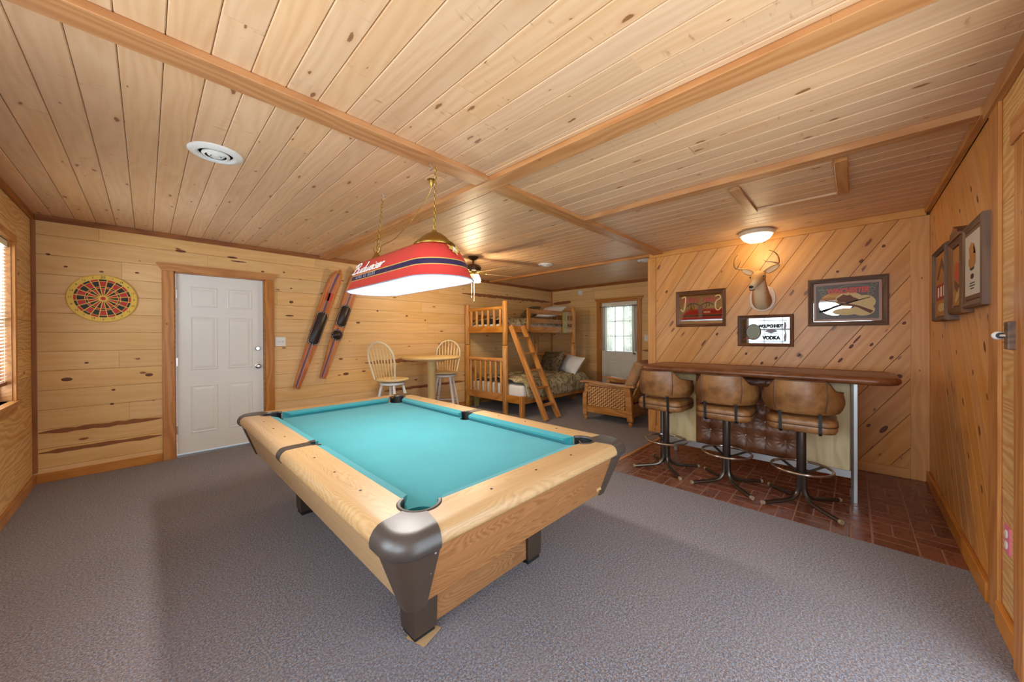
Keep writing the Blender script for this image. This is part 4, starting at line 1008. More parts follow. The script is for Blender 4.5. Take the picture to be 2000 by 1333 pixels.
# ================================================================== swivel bar stools
def stool():
    T = thing('bar_stool', '', 'bar stool', loc=(0, 0, 0), group='swivel bar stools at the bar')
    for k in range(4):
        a = math.radians(45+90*k); c, s = math.cos(a), math.sin(a)
        pts = catmull([(r*c, r*s, z) for r, z in ((.022, .25), (.024, .15), (.034, .085), (.075, .042), (.15, .026), (.315, .0155))], 5)
        l = MB().tube(pts, .0155, 8).build('leg', 'dkmetal', T)
        MB().tube([(.305*c, .305*s, .0155), (.325*c, .325*s, .0155)], .0165, 8).build('foot_tip', 'footw', l)
        MB().bar((.024*c, .024*s, .235), (.185*c, .185*s, .278), .026, .005).build('spoke', 'dkmetal', T, smooth=0)
    MB().tube([(.19*math.cos(t), .19*math.sin(t), .28) for t in [2*math.pi*i/48 for i in range(48)]], .010, 8, closed=True).build('foot_ring', 'ringm', T)
    MB().lathe([(0, .10), (.02, .10), (.031, .12), (.031, .575), (.05, .58), (.05, .592), (0, .592)], 20).build('column', 'dkmetal', T)
    so = rrect(.43, .42, .09, 6)
    rings = [[(x*k, y*k, z) for x, y in so] for k, z in ((.80, .592), (.95, .60), (1., .62), (1., .645), (.985, .652), (1., .66), (.99, .685), (.93, .70), (.7, .706))]
    st = MB().loft(rings).build('seat', 'leather', T, smooth=50)
    MB().tube([(x*1.0, y*1.0, .652) for x, y in so], .004, 6, closed=True, up=(0, 0, 1)).build('piping', 'piping', st)
    def top(a):
        a = abs(a); s = min(1, max(0, (a-36)/22)); s = s*s*(3-2*s); return .985-.075*s-.035*max(0, (a-58)/52)
    def prof(th):
        a = math.radians(th); zt = top(th); zb = .735; w = .033
        if abs(th) > 96: k = (abs(th)-96)/16; w *= math.sqrt(max(.05, 1-k*k)); zb += .03*k*k; zt -= .02*k*k
        rr = []
        def P(off, z):
            t = (z-zb)/max(.01, zt-zb); lean = .035*t*max(0, math.cos(a))
            ra, rb = .225+off+lean, .207+off+.012*t
            return (-ra*math.cos(a)+.01, rb*math.sin(a), z)
        n = 5
        for i in range(n+1): z = zb+.02+(zt-zb-.045)*i/n; rr.append(P(w*(.85+.35*math.sin(math.pi*i/n)), z))
        rr += [P(w*.7, zt-.006), P(0, zt), P(-w*.7, zt-.008)]
        for i in range(n+1): z = zt-.025-(zt-zb-.045)*i/n; rr.append(P(-w, z))
        rr += [P(-w*.5, zb+.003), P(w*.5, zb)]
        return rr
    bk = MB().loft([prof(th) for th in range(-112, 113, 4)]).build('backrest', 'leather', T, smooth=60)
    for s in (-1, 1):
        pr = prof(37*s); MB().tube([Vector(p)*1.0 for p in pr[:8]], .0045, 6).build('piping', 'piping', bk)
    MB().tube([Vector(prof(th)[6])+Vector((0, 0, .002)) for th in range(-108, 109, 4)], .0035, 6).build('piping', 'piping', bk)
    for s in (-1, 1):
        a = math.radians(26*s); x, y = -.252*math.cos(a), .262*math.sin(a)
        MB().loft([[(x+dx, y+dy, z) for dx, dy in ((-.004+o, -.009), (.004+o, -.009), (.004+o, .009), (-.004+o, .009))] for o, z in ((-.008, .75), (-.004, .72), (.0, .66), (.004, .61), (.03, .588), (.09, .584))]).build('bracket', 'black', T, smooth=0)
    return T
M['footw'] = plain('worn_foot_tip', S(150, 130, 104), .5); M['ringm'] = plain('chromed_ring', S(176, 160, 146), .22, .9); M['piping'] = plain('dark_piping', S(78, 48, 26), .5)
s0 = stool()
spots = [(3.60, 1.35, -.05, 'brown vinyl bar stool nearest the wicker armchair'), (3.575, .815, .02, 'brown vinyl bar stool in the middle of the row'), (3.555, .297, .04, 'brown vinyl bar stool nearest the framed prints')]
for i, (x, y, r, lab) in enumerate(spots):
    m = Matrix.Translation((x, y, 0)) @ Matrix.Rotation(r, 4, 'Z')
    if i == 0: s0.matrix_basis = m; s0['label'] = lab
    else: dup(s0, m, lab)

# ================================================================== deer head mount
def deer():
    D = thing('deer_head', 'mounted deer head with antlers on a cream plaque', 'deer mount', mw=FB(.742, 1.71))
    sh = []
    for i in range(41):
        a = -math.pi*1.08+math.pi*1.16*i/40+0; sh.append((.118*math.cos(a), .02+.128*math.sin(a)))
    sh = [(-.10, .12), (-.118, .06), (-.122, 0), (-.112, -.06), (-.085, -.098), (-.045, -.120), (0, -.128), (.045, -.120), (.085, -.098), (.112, -.06), (.122, 0), (.118, .06), (.10, .12), (.06, .15), (0, .16), (-.06, .15)]
    MB().prism(sh, 0, .022).build('plaque', 'plaque', D, smooth=0, bevel=.006)
    def ring(c, ax, rx, ry, n=18, sq=1.):
        c, ax = Vector(c), Vector(ax).normalized(); r = Vector((1, 0, 0)); r = (r-ax*r.dot(ax)).normalized(); u = ax.cross(r)
        return [c+r*rx*math.cos(t)+u*ry*math.sin(t) for t in [2*math.pi*i/n for i in range(n)]]
    body = [ring((0, -.015, .02), (0, .1, 1), .092, .098), ring((0, .0, .06), (0, .3, 1), .090, .096), ring((0, .04, .11), (0, .75, 1), .083, .088), ring((0, .10, .155), (0, 1.2, 1), .073, .078), ring((-.002, .17, .185), (0, 1.6, .7), .064, .070), ring((-.004, .225, .19), (0, 1.4, .5), .058, .064), ring((-.005, .262, .195), (0, 1, .3), .045, .046), ring((-.005, .278, .198), (0, 1, .3), .012, .012)]
    bd = MB().loft(body).build('neck', 'hide', D, smooth=80)
    ax = (-.06, -.55, .85)
    hd = [ring((0, .262, .150), ax, .02, .02), ring((0, .258, .165), ax, .05, .052), ring((-.002, .245, .195), ax, .064, .066), ring((-.005, .225, .235), ax, .066, .064), ring((-.010, .196, .285), ax, .056, .055), ring((-.016, .162, .335), ax, .042, .045), ring((-.021, .132, .38), ax, .034, .038), ring((-.025, .112, .41), ax, .033, .034), ring((-.027, .100, .428), ax, .027, .027), ring((-.028, .094, .437), ax, .012, .012)]
    MB().loft(hd).build('head', 'hide', D, smooth=80)
    MB().lathe([(0, .02), (.016, .017), (.024, .006), (.023, -.006), (0, -.012)], 14, sy=.72).build('nose', 'ink', D, frame(Vector((1, 0, 0)), Vector((0, .85, .53)), Vector((0, -.53, .85)), (-.029, .112, .428)))
    MB().tube([(-.052, .082, .405), (-.029, .074, .425), (-.004, .082, .41)], .004, 6).build('mouth', 'ink', D)
    for s in (-1, 1):
        e = Vector((-.008+s*.056, .232, .268))
        MB().lathe([(0, .012), (.009, .009), (.013, 0), (.009, -.009), (0, -.012)], 12).build('eye', 'eyem', D, Matrix.Translation(e))
        MB().tube([e+Vector((s*.002+.014*math.cos(t)*.6, .011*math.sin(t), .006-.004*math.cos(t)*s)) for t in [2*math.pi*i/14 for i in range(14)]], .003, 6, closed=True).build('eye_ring', 'earm', D)
        b, tip = Vector((s*.050, .275, .200)), Vector((s*(.185 if s > 0 else .165), .345 if s > 0 else .33, .20)); d = tip-b; pn = Vector((-d.y, d.x, 0)).normalized()*s
        rg = []
        for i in range(9):
            t = i/8; w = .034*math.sin(math.pi*min(.97, .12+.85*t))**.8; c = b+d*t; rg.append([c+pn*w, c+Vector((0, 0, -.012*(1-t)-.003)), c-pn*w, c+Vector((0, 0, -.02*(1-t)-.008))])
        MB().loft(rg).build('ear', 'hide', D, smooth=60)
        ri = []
        for i in range(1, 8):
            t = i/8; w = .021*math.sin(math.pi*min(.97, .12+.85*t))**.8; c = b+d*t+Vector((0, 0, .001)); ri.append([c+pn*w, c+Vector((0, 0, -.008*(1-t)+.001)), c-pn*w, c+Vector((0, 0, -.016*(1-t)-.003))])
        MB().loft(ri).build('inner_ear', 'earm', D, smooth=60)
    def ant(main, tines):
        A = MB().tube(catmull(main, 4), [.0115-.0085*i/(4*(len(main)-1)) for i in range(4*(len(main)-1)+1)], 8).build('antler', 'antler', D)
        for t in tines: MB().tube(catmull(t, 4), [.0075-.006*i/(4*(len(t)-1)) for i in range(4*(len(t)-1)+1)], 7).build('tine', 'antler', A)
    ant([(-.03, .285, .20), (-.09, .325, .17), (-.16, .345, .18), (-.212, .352, .22), (-.222, .40, .27), (-.205, .455, .30), (-.175, .485, .32)], [[(-.205, .355, .21), (-.18, .385, .24), (-.155, .43, .26)]])
    ant([(.028, .285, .20), (.07, .325, .17), (.12, .352, .17), (.170, .362, .20), (.178, .41, .25), (.152, .462, .29), (.105, .492, .32)], [[(.165, .362, .20), (.12, .378, .24), (.075, .385, .26), (.045, .41, .27)], [(.177, .40, .24), (.165, .45, .26), (.135, .485, .27)]])
M['eyem'] = plain('deer_eye', S(26, 16, 12), .08); M['earm'] = plain('inner_ear_fur', S(206, 176, 146), .9)
deer()

# ================================================================== framed mirrors and prints
def frame4(root, w, h, fw, depth, mat, name='frame_side', bev=True):
    for k in range(4):
        L = w if k % 2 == 0 else h; o = h if k % 2 == 0 else w
        rows = [(0, 0), (0, depth*.8), (fw*.25, depth), (fw*.6, depth*.82), (fw*.85, depth*.75), (fw, depth*.45), (fw, 0)]
        a = [(-L/2+d, -o/2+d, z) for d, z in rows]; b = [(L/2-d, -o/2+d, z) for d, z in rows]
        MB().loft([a, b]).build(name, mat, root, Matrix.Rotation(R90*k, 4, 'Z'), smooth=25)
def mirror(mw, w, h, label, fw=.036, mat='framew', depth=.026, glassm='mirror'):
    R = thing('framed_mirror', label, 'mirror', mw=mw, group='printed mirrors over the bar')
    frame4(R, w, h, fw, depth, mat)
    MB().box(-w/2+fw*.8, w/2-fw*.8, -h/2+fw*.8, h/2-fw*.8, .002, .008).build('mirror_glass', glassm, R, smooth=0)
    return R
PZ = .0085
def pp(root, poly, mat, name='print', z=PZ, t=.0006): return MB().prism(poly, z, z+t).build(name, mat, root, smooth=0)
def ell(cx, cy, rx, ry, n=28): return [(cx+rx*math.cos(2*math.pi*i/n), cy+ry*math.sin(2*math.pi*i/n)) for i in range(n)]
def ringp(root, cx, cy, rx, ry, t, mat, name='print'):
    MB().tube([(x, y, PZ+.0008) for x, y in ell(cx, cy, rx, ry, 40)], t, 6, closed=True, flat=.3, up=(0, 0, 1)).build(name, mat, root)
def line(root, pts, t, mat, name='print', k=5):
    MB().tube(catmull([(x, y, PZ+.0008) for x, y in pts], k), t, 6, flat=.3, up=(0, 0, 1)).build(name, mat, root)
m1 = mirror(FB(1.388, 1.654, .0), .566, .455, 'printed mirror with stag and ornate red lettering left of the deer head')
text('JOHN  HALL', .085, 'redink', m1, -.0, .105, PZ, shear=.0, off=.004, sx=.9)
line(m1, [(-.215, .14), (-.17, .15), (-.18, .02), (-.20, -.03), (-.225, .0)], .008, 'goldink'); line(m1, [(.17, .14), (.215, .15), (.225, .11), (.18, .08), (.175, .0), (.20, -.03), (.235, .0)], .007, 'goldink')
text("'S", .06, 'ink', m1, .215, .115, PZ)
pp(m1, [(-.022, -.12), (.03, -.12), (.024, -.06), (.034, 0), (.028, .03), (.012, .045), (-.004, .045), (-.02, .03), (-.026, 0), (-.016, -.06)], 'brownink', 'stag_print')
for s in (-1, 1):
    line(m1, [(s*.014, .04), (s*.06, .065), (s*.12, .06), (s*.15, .03)], .004, 'ink', 'antler_print'); line(m1, [(s*.07, .063), (s*.075, .03), (s*.06, .0)], .003, 'ink', 'antler_print'); line(m1, [(s*.11, .06), (s*.10, .02)], .003, 'ink', 'antler_print')
text('BEER', .03, 'goldink', m1, .08, -.05, PZ, sx=1.2)
m2 = mirror(FB(.7225, 1.366, .0), .515, .353, 'small printed vodka mirror under the deer head', fw=.034, glassm='mirrord')
text('WOLFSCHMIDT', .043, 'ink', m2, .055, .048, PZ, sx=.72, off=.0045); text('VODKA', .052, 'ink', m2, .06, -.082, PZ, sx=.85, off=.0045)
pp(m2, ell(-.105, -.015, .068, .085), 'sagep', 'seal_print'); ringp(m2, -.105, -.015, .070, .087, .0035, 'ink', 'seal_ring')
pp(m2, [(.0, -.012), (.03, .012), (.06, .018), (.09, .012), (.12, -.012), (.085, -.022), (.06, -.034), (.035, -.022)], 'silverink', 'eagle_print', z=PZ)
pp(m2, [(.0, -.042), (.12, -.042), (.12, -.036), (.0, -.036)], 'silverink')
pp(m2, [(.175, -.12), (.192, -.12), (.196, -.05), (.186, .0), (.196, .05), (.19, .09), (.176, .09), (.172, .03), (.182, -.03), (.172, -.07)], 'silverink', 'ornament_print')
line(m2, [(-.20, -.10), (-.17, -.085), (-.13, -.095), (-.09, -.088)], .004, 'redink'); line(m2, [(-.06, .112), (.20, .112)], .003, 'silverink'); line(m2, [(-.02, -.118), (.19, -.118)], .003, 'silverink')
line(m2, [(-.205, -.02), (-.19, .0), (-.20, .02), (-.185, .03)], .006, 'ink', 'ornament_print'); text('80 PROOF', .0001, 'ink', m2, 0, 0, 0) if False else None
m3 = mirror(FB(.057, 1.645, .0), .58, .48, 'large printed rifle mirror right of the deer head', fw=.044, mat='frameg', depth=.032)
pp(m3, rrect(.488, .388, .004, 1), 'rosep', 'border_print'); pp(m3, rrect(.452, .344, .004, 1), 'slatep', 'dark_ground_print', z=PZ+.0006)
MZ = PZ+.0012
def p3(poly, mat, name, k=0): return pp(m3, poly, mat, name, z=MZ+.0006*k)
p3(ell(-.08, -.02, .125, .115), 'mirror', 'clear_glass_field'); p3(ell(.13, -.015, .075, .07), 'goldink', 'gold_scroll_print'); p3(ell(.12, -.09, .08, .055), 'goldink', 'gold_scroll_print', .2); p3(ell(.02, .02, .10, .07), 'goldink', 'gold_scroll_print', .4); p3(ell(.0, -.10, .10, .035), 'goldink', 'gold_scroll_print', .5)
me = text('WINCHESTER', .07, 'redink2', m3, .01, .105, MZ+.0012, sx=.7, off=.004, shear=.12)
p3([(-.205, -.085), (-.16, -.10), (-.06, -.045), (.17, .03), (.168, .036), (-.02, -.018), (-.09, -.04), (-.20, -.105)], 'ink', 'rifle_print', 2); p3([(.19, -.10), (.17, -.125), (.08, -.06), (-.16, .02), (-.158, .026), (.06, -.035), (.10, -.05)], 'brownink', 'rifle_print', 3)
p3([(-.06, .0), (-.07, .035), (-.045, .05), (-.02, .072), (.005, .06), (.03, .065), (.05, .04), (.07, .03), (.10, .005), (.05, -.005), (.0, -.012)], 'brownink', 'rider_print', 2)
for s in (-1, 1):
    for k in range(4): ringp(m3, s*(.195-.012*k), .155-.042*k if s > 0 else .15-.03*k, .018, .015, .003, 'sagep', 'scroll_print')
line(m3, [(-.21, .13), (-.10, .125), (.0, .155), (.12, .15), (.20, .12)], .004, 'sagep', 'scroll_print')
M_SAGE = None

def wallprint(mw, w, h, depth, label, mat, fw=.03, crest=False):
    R = thing('framed_print', label, 'picture', mw=mw, group='framed prints on the side wall')
    frame4(R, w, h, fw, depth, mat)
    MB().box(-w/2+.004, w/2-.004, -h/2+.004, h/2-.004, -.0, depth*.62).build('backing', 'framew', R, smooth=0)
    if crest:
        MB().prism([(-w/2, h/2-.002), (w/2, h/2-.002), (w/2, h/2+.012), (w*.34, h/2+.02), (w*.3, h/2+.045), (w*.16, h/2+.05), (.0, h/2+.075), (-w*.16, h/2+.05), (-w*.3, h/2+.045), (-w*.34, h/2+.02), (-w/2, h/2+.012)], 0, depth).build('crest', mat, R, smooth=0)
    return R
def pr(R, poly, mat, name, z): MB().prism(poly, z, z+.0008).build(name, mat, R, smooth=0)
f1 = wallprint(FR(3.875, 1.665), .53, .51, .062, 'shadow box print with amber ground nearest the bar corner', 'frameg', .03)
pr(f1, rrect(.46, .44, .005, 1), 'amber', 'print', .042); pr(f1, rrect(.40, .11, .005, 1, 0, -.05), 'redink', 'label_band', .0432); [pr(f1, rrect(.05, .07, .004, 1, x, -.05), 'cream', 'label_mark', .0445) for x in (-.11, 0, .11)]
line_poly = [(-.18, .06), (.0, .19), (.18, .05), (.15, .03), (.0, .13), (-.15, .04)]
pr(f1, line_poly, 'brownink', 'emblem_print', .0432); pr(f1, ell(.0, -.16, .14, .03), 'goldink', 'emblem_print', .0432)
f2 = wallprint(FR(3.40, 1.665, .0), .36, .45, .052, 'crested wooden framed print in the middle of the three', 'framew', .045, True)
pr(f2, rrect(.26, .35, .004, 1), 'amber', 'print', .036); pr(f2, [(-.08, .02), (-.02, .09), (.05, .07), (.08, 0), (.03, -.03), (-.04, -.02)], 'skir', 'figure_print', .0372); pr(f2, [(-.10, -.08), (-.05, -.14), (.03, -.06), (.09, -.10), (.05, -.13), (-.04, -.16)], 'goldink', 'figure_print', .0372); pr(f2, [(-.06, -.02), (.06, -.06), (.02, -.10), (-.07, -.06)], 'brownink', 'figure_print', .038)
f3 = wallprint(FR(3.01, 1.685, .014), .41, .45, .030, 'white print with brown figure in a dark frame nearest the camera', 'frameg', .042)
pr(f3, rrect(.345, .365, .004, 1), 'brownink', 'mat_print', .022); pr(f3, rrect(.325, .325, .004, 1, 0, .0), 'paper', 'print', .0232)
pr(f3, [(-.05, .04), (-.07, .09), (-.02, .115), (.04, .10), (.06, .07), (.02, .055), (0, .06), (.07, .045), (.075, -.0), (.03, -.02), (-.04, -.02), (-.08, .0), (-.075, .03)], 'amber', 'figure_print', .0244)
pr(f3, [(-.05, -.02), (.05, -.02), (.03, -.032), (-.03, -.032)], 'ink', 'figure_print', .0250)
pr(f3, ell(.0, -.065, .035, .014), 'ink', 'seal_print', .0244)
for k, w in enumerate((.10, .12, .08)): pr(f3, rrect(w, .005, .002, 1, 0, -.10-.014*k), 'ink', 'text_line', .0244)
k = thing('door_latch', 'white ball knob on a wooden block on the door casing', 'latch', mw=FR(2.355, 1.31, .03))
MB().cbox((0, 0, .012), (.05, .11, .024)).build('block', 'frameg', k, smooth=0, bevel=.004); MB().tube([(0, .0, .02), (-.06, 0, .03)], .005, 8).build('stem', 'white', k); MB().lathe([(.012, -.004), (.012, .004)], 10).build('collar', 'black', k, Matrix.Translation((-.045, 0, .028)) @ Matrix.Rotation(R90, 4, 'Y'))
MB().lathe([(0, .018), (.009, .0155), (.0155, .009), (.018, 0), (.0155, -.009), (.009, -.0155), (0, -.018)], 16).build('ball', 'white', k, Matrix.Translation((-.065, 0, .03)))
k = thing('wall_outlet', 'pink electrical outlet cover low on the plywood strip', 'outlet', mw=FR(2.60, .42, 0))
MB().prism(rrect(.075, .118, .005, 3), 0, .006).build('plate', 'pinkp', k, smooth=0)
for y in (-.024, .024): MB().prism(rrect(.03, .034, .012, 3, 0, y), .006, .009).build('socket', 'white', k, smooth=0)

# ================================================================== pub table and spindle-back stools
def pub_table():
    T = thing('pub_table', 'tall round pale wood pub table between two chairs', 'table', loc=(3.12, 4.78, 0))
    MB().lathe([(0, .962), (.42, .962), (.445, .972), (.452, .985), (.448, 1.0), (.436, 1.006), (0, 1.006)], 56).build('table_top', 'natural2', T)
    MB().lathe([(0, .93), (.20, .93), (.21, .94), (.21, .962), (0, .962)], 32).build('top_plate', 'natural2', T)
    MB().lathe([(0, .06), (.085, .06), (.085, .10), (.066, .13), (.062, .30), (.062, .80), (.070, .82), (.070, .83), (.062, .845), (.068, .88), (.068, .93), (0, .93)], 28).build('column', 'natural2', T)
    for k in range(4):
        m = Matrix.Rotation(math.radians(45+90*k), 4, 'Z')
        MB().prism([(.05, .0), (.40, .0), (.40, .03), (.30, .06), (.05, .12)], -.03, .03).tf(m @ Matrix.Rotation(R90, 4, 'X')).build('foot', 'natural2', T, smooth=0)
pub_table()
def windsor():
    C = thing('spindle_chair', '', 'chair', loc=(0, 0, 0), group='spindle back swivel chairs')
    so = rrect(.40, .42, .16, 8)
    MB().loft([[(x*q, y*q, z) for x, y in so] for q, z in ((.86, .69), (.97, .70), (1., .712), (.99, .724), (.93, .730), (.5, .722))]).build('seat', 'natural', C, smooth=60)
    MB().lathe([(0, .676), (.14, .676), (.14, .69), (0, .69)], 24).build('swivel_plate', 'black', C)
    MB().lathe([(0, .64), (.155, .64), (.17, .648), (.17, .668), (.16, .676), (0, .676)], 32).build('base_ring', 'white', C)
    def bp(u, t):           # point of the leaning back plane: u across, t up
        return Vector((-.165-.13*t/.52, u, .725+t))
    hoop = [bp(.165, 0)]+[bp(.165+.04*min(1, k/3), .08*k) for k in range(1, 4)]+[bp(.205*math.cos(a), .30+.22*math.sin(a)) for a in [math.pi*i/16 for i in range(1, 16)]]+[bp(-.165-.04*min(1, k/3), .08*k) for k in range(3, 0, -1)]+[bp(-.165, 0)]
    MB().tube(catmull(hoop, 2), .0125, 8).build('hoop', 'white2', C)
    for i in range(7):
        s = (i-3)/3; ub, ut = s*.125, s*.165; tt = .30+.22*math.sqrt(max(0, 1-(ut/.205)**2))-.004
        pts = [bp(ub+(ut-ub)*k/8, tt*k/8) for k in range(9)]; w = [.006, .0065, .008, .0105, .0125, .0165, .013, .007, .006]
        MB().tube(pts, w, 7, flat=.6, up=(1, 0, 0)).build('spindle', 'natural', C)
    for sx in (-1, 1):
        for sy in (-1, 1):
            a, b = Vector((sx*.10, sy*.10, .645)), Vector((sx*.20, sy*.20, 0))
            MB().tube([a+(b-a)*t for t in (0, .1, .25, .5, .75, .95, 1)], [.016, .019, .021, .021, .018, .014, .013], 10).build('leg', 'white', C)
    def lp(sx, sy, z): t = 1-z/.645; return (sx*(.10+.10*t), sy*(.10+.10*t), z)
    for z, q in ((.22, 0), (.30, 1)):
        for s in (-1, 1):
            MB().tube([lp(s, -1, z), lp(s, 1, z)] if q == 0 else [lp(-1, s, z), lp(1, s, z)], .011, 8).build('stretcher', 'white', C)
    return C
M['white2'] = plain('cream_hoop', S(232, 220, 190), .4)
c0 = windsor()
c0.matrix_basis = Matrix.Translation((2.42, 4.70, 0)) @ Matrix.Rotation(math.radians(26), 4, 'Z'); c0['label'] = 'spindle back swivel chair left of the round pub table'
dup(c0, Matrix.Translation((3.52, 4.98, 0)) @ Matrix.Rotation(math.radians(222), 4, 'Z'), 'spindle back swivel chair behind the pub table beside the bunk bed')

# ================================================================== bunk bed
X0, X1, Y0, YU, Y1 = 4.20, 6.20, 3.84, 4.22, 5.22
def bunk():
    O = Vector((5.2, 4.5, 0))
    B = thing('bunk_bed', 'log bunk bed with a wider lower bunk', 'bunk bed', loc=O)
    def tub(name, pts, r, mat='log', n=14, **k):
        # cylinders keep grain along their axis: built along local z
        p, q = Vector(pts[0]), Vector(pts[-1]); d = q-p; L = d.length; m = d.to_track_quat('Z', 'Y').to_matrix().to_4x4(); m.translation = p-O
        prof = [(0, 0), (r*.9, 0), (r, .006), (r, L-.012), (r*.93, L-.004), (r*.8, L), (0, L)]
        return MB().lathe(prof, n).build(name, mat, B, m, smooth=40)
    def bx(name, x0, x1, y0, y1, z0, z1, mat='logx'):
        o = timber(name, x0, x1, y0, y1, z0, z1, mat, None, parent=B); o.matrix_basis = Matrix.Translation(-O) @ o.matrix_basis; return o
    for x in (X0, X1):
        for y in (YU, Y1):
            tub('post_lower', [(x, y, 0), (x, y, 1.16)], .05); tub('post_upper', [(x, y, 1.168), (x, y, 1.915)], .048)
            tub('post_pin', [(x, y, 1.155), (x, y, 1.175)], .030, 'black')
        tub('top_rail', [(x, YU, 1.80), (x, Y1, 1.80)], .032); tub('top_rail', [(x, YU, .912), (x, Y1, .912)], .036)
        bx('end_rail', x-.022, x+.022, YU+.04, Y1-.04, 1.38, 1.495); bx('end_rail', x-.022, x+.022, Y0+.04, YU-.04, .215, .335); bx('end_rail', x-.022, x+.022, YU+.04, Y1-.04, .215, .335)
        for i in range(6): y = YU+.115+i*.154; tub('spindle', [(x, y, 1.49), (x, y, 1.785)], .024)
        for i in range(7): y = YU+.10+i*.134; tub('spindle', [(x, y, .33), (x, y, .90)], .022)
    for x in (X0, X1):
        bx('corner_leg', x-.035, x+.035, Y0-.03, Y0+.035, 0, .345, 'logx' if x == X0 else 'greenb')
    bx('support_leg', X0+.10, X0+.17, Y1-.12, Y1-.05, 0, .215, 'greenb')
    bx('side_rail', X0+.03, X1-.03, Y0-.02, Y0+.02, .215, .335); bx('side_rail', X0+.04, X1-.04, Y1-.02, Y1+.02, .215, .335)
    bx('side_rail', X0+.04, X1-.04, YU-.022, YU+.018, 1.38, 1.495); bx('side_rail', X0+.04, X1-.04, Y1-.02, Y1+.02, 1.38, 1.495)
    bx('guard_rail', 4.76, X1-.03, YU-.018, YU+.018, 1.725, 1.81); bx('guard_rail', 4.76, X1-.03, YU-.018, YU+.018, 1.555, 1.635)
    bx('guard_stile', 4.72, 4.80, YU-.05, YU-.018, 1.38, 1.815); bx('guard_stile', 5.80, 5.93, YU-.05, YU-.018, 1.38, 1.79, 'greenb')
    bx('guard_rail', X0+.05, X1-.05, Y1-.016, Y1+.016, 1.62, 1.72)
    for z in (.225, 1.40):
        for i in range(7): x = X0+.18+i*.27; bx('slat', x-.04, x+.04, (Y0 if z < 1 else YU)+.022, Y1-.022, z, z+.018)
bunk()
def lad():
    L = thing('bunk_ladder', 'wooden ladder leaning against the upper bunk', 'ladder', loc=(4.47, 3.5, 0))
    O = Vector((4.47, 3.5, 0)); tops = [Vector((4.25, 4.145, 1.50)), Vector((4.55, 4.145, 1.50))]; bots = [Vector((4.32, 3.44, 0)), Vector((4.64, 3.44, 0))]
    for t, b in zip(tops, bots):
        d = (t-b); n = d.normalized(); m = frame(n, Vector((1, 0, 0)), n.cross(Vector((1, 0, 0))), (t+b)/2-O); l = d.length
        MB().prism([(-l/2+.03, -.019), (l/2-.06, -.019), (l/2, -.019), (l/2, .019), (-l/2, .019), (-l/2, -.019)], -.045, .045).build('rail', 'logx', L, m, smooth=0, bevel=.003, seg=1)
    for z in (.22, .48, .76, 1.03, 1.29):
        a, b = [p+(q-p)*(z/1.5) for p, q in zip(bots, tops)]
        o = MB().bar(Vector((-.15, 0, 0)), Vector((.15, 0, 0)), .085, .024); c = (a+b)/2-O
        o.build('rung', 'logx', L, Matrix.Translation(c), smooth=0)
lad()
def cloth_noise(x, y, s=1.):
    return .5*math.sin(7.1*x*s+3.3*y*s+1)*math.cos(5.3*y*s-2.1*x*s)+.3*math.sin(13.7*x*s-9*y*s+.7)+.2*math.sin(23*y*s+11*x*s)
def pillow(name, w, h, t, mat, mw, label, cat='pillow', group=None):
    m = MB(); n = 16
    def f(sg):
        def g(u, v):
            a, b = 2*u-1, 2*v-1; e = (1-abs(a)**2.6)*(1-abs(b)**2.6); k = 1-.06*(1-abs(a))*abs(b)-.0
            return (a*w/2*(1-.05*(1-b*b)), b*h/2*(1-.05*(1-a*a)), sg*t/2*max(0, e)**.55*(1+.06*cloth_noise(a, b, .8)))
        return g
    m.grid(f(1), n, n); m.grid(f(-1), n, n)
    o = m.build(name, mat, None, mw, smooth=70); tag(o, label, cat, group); return o
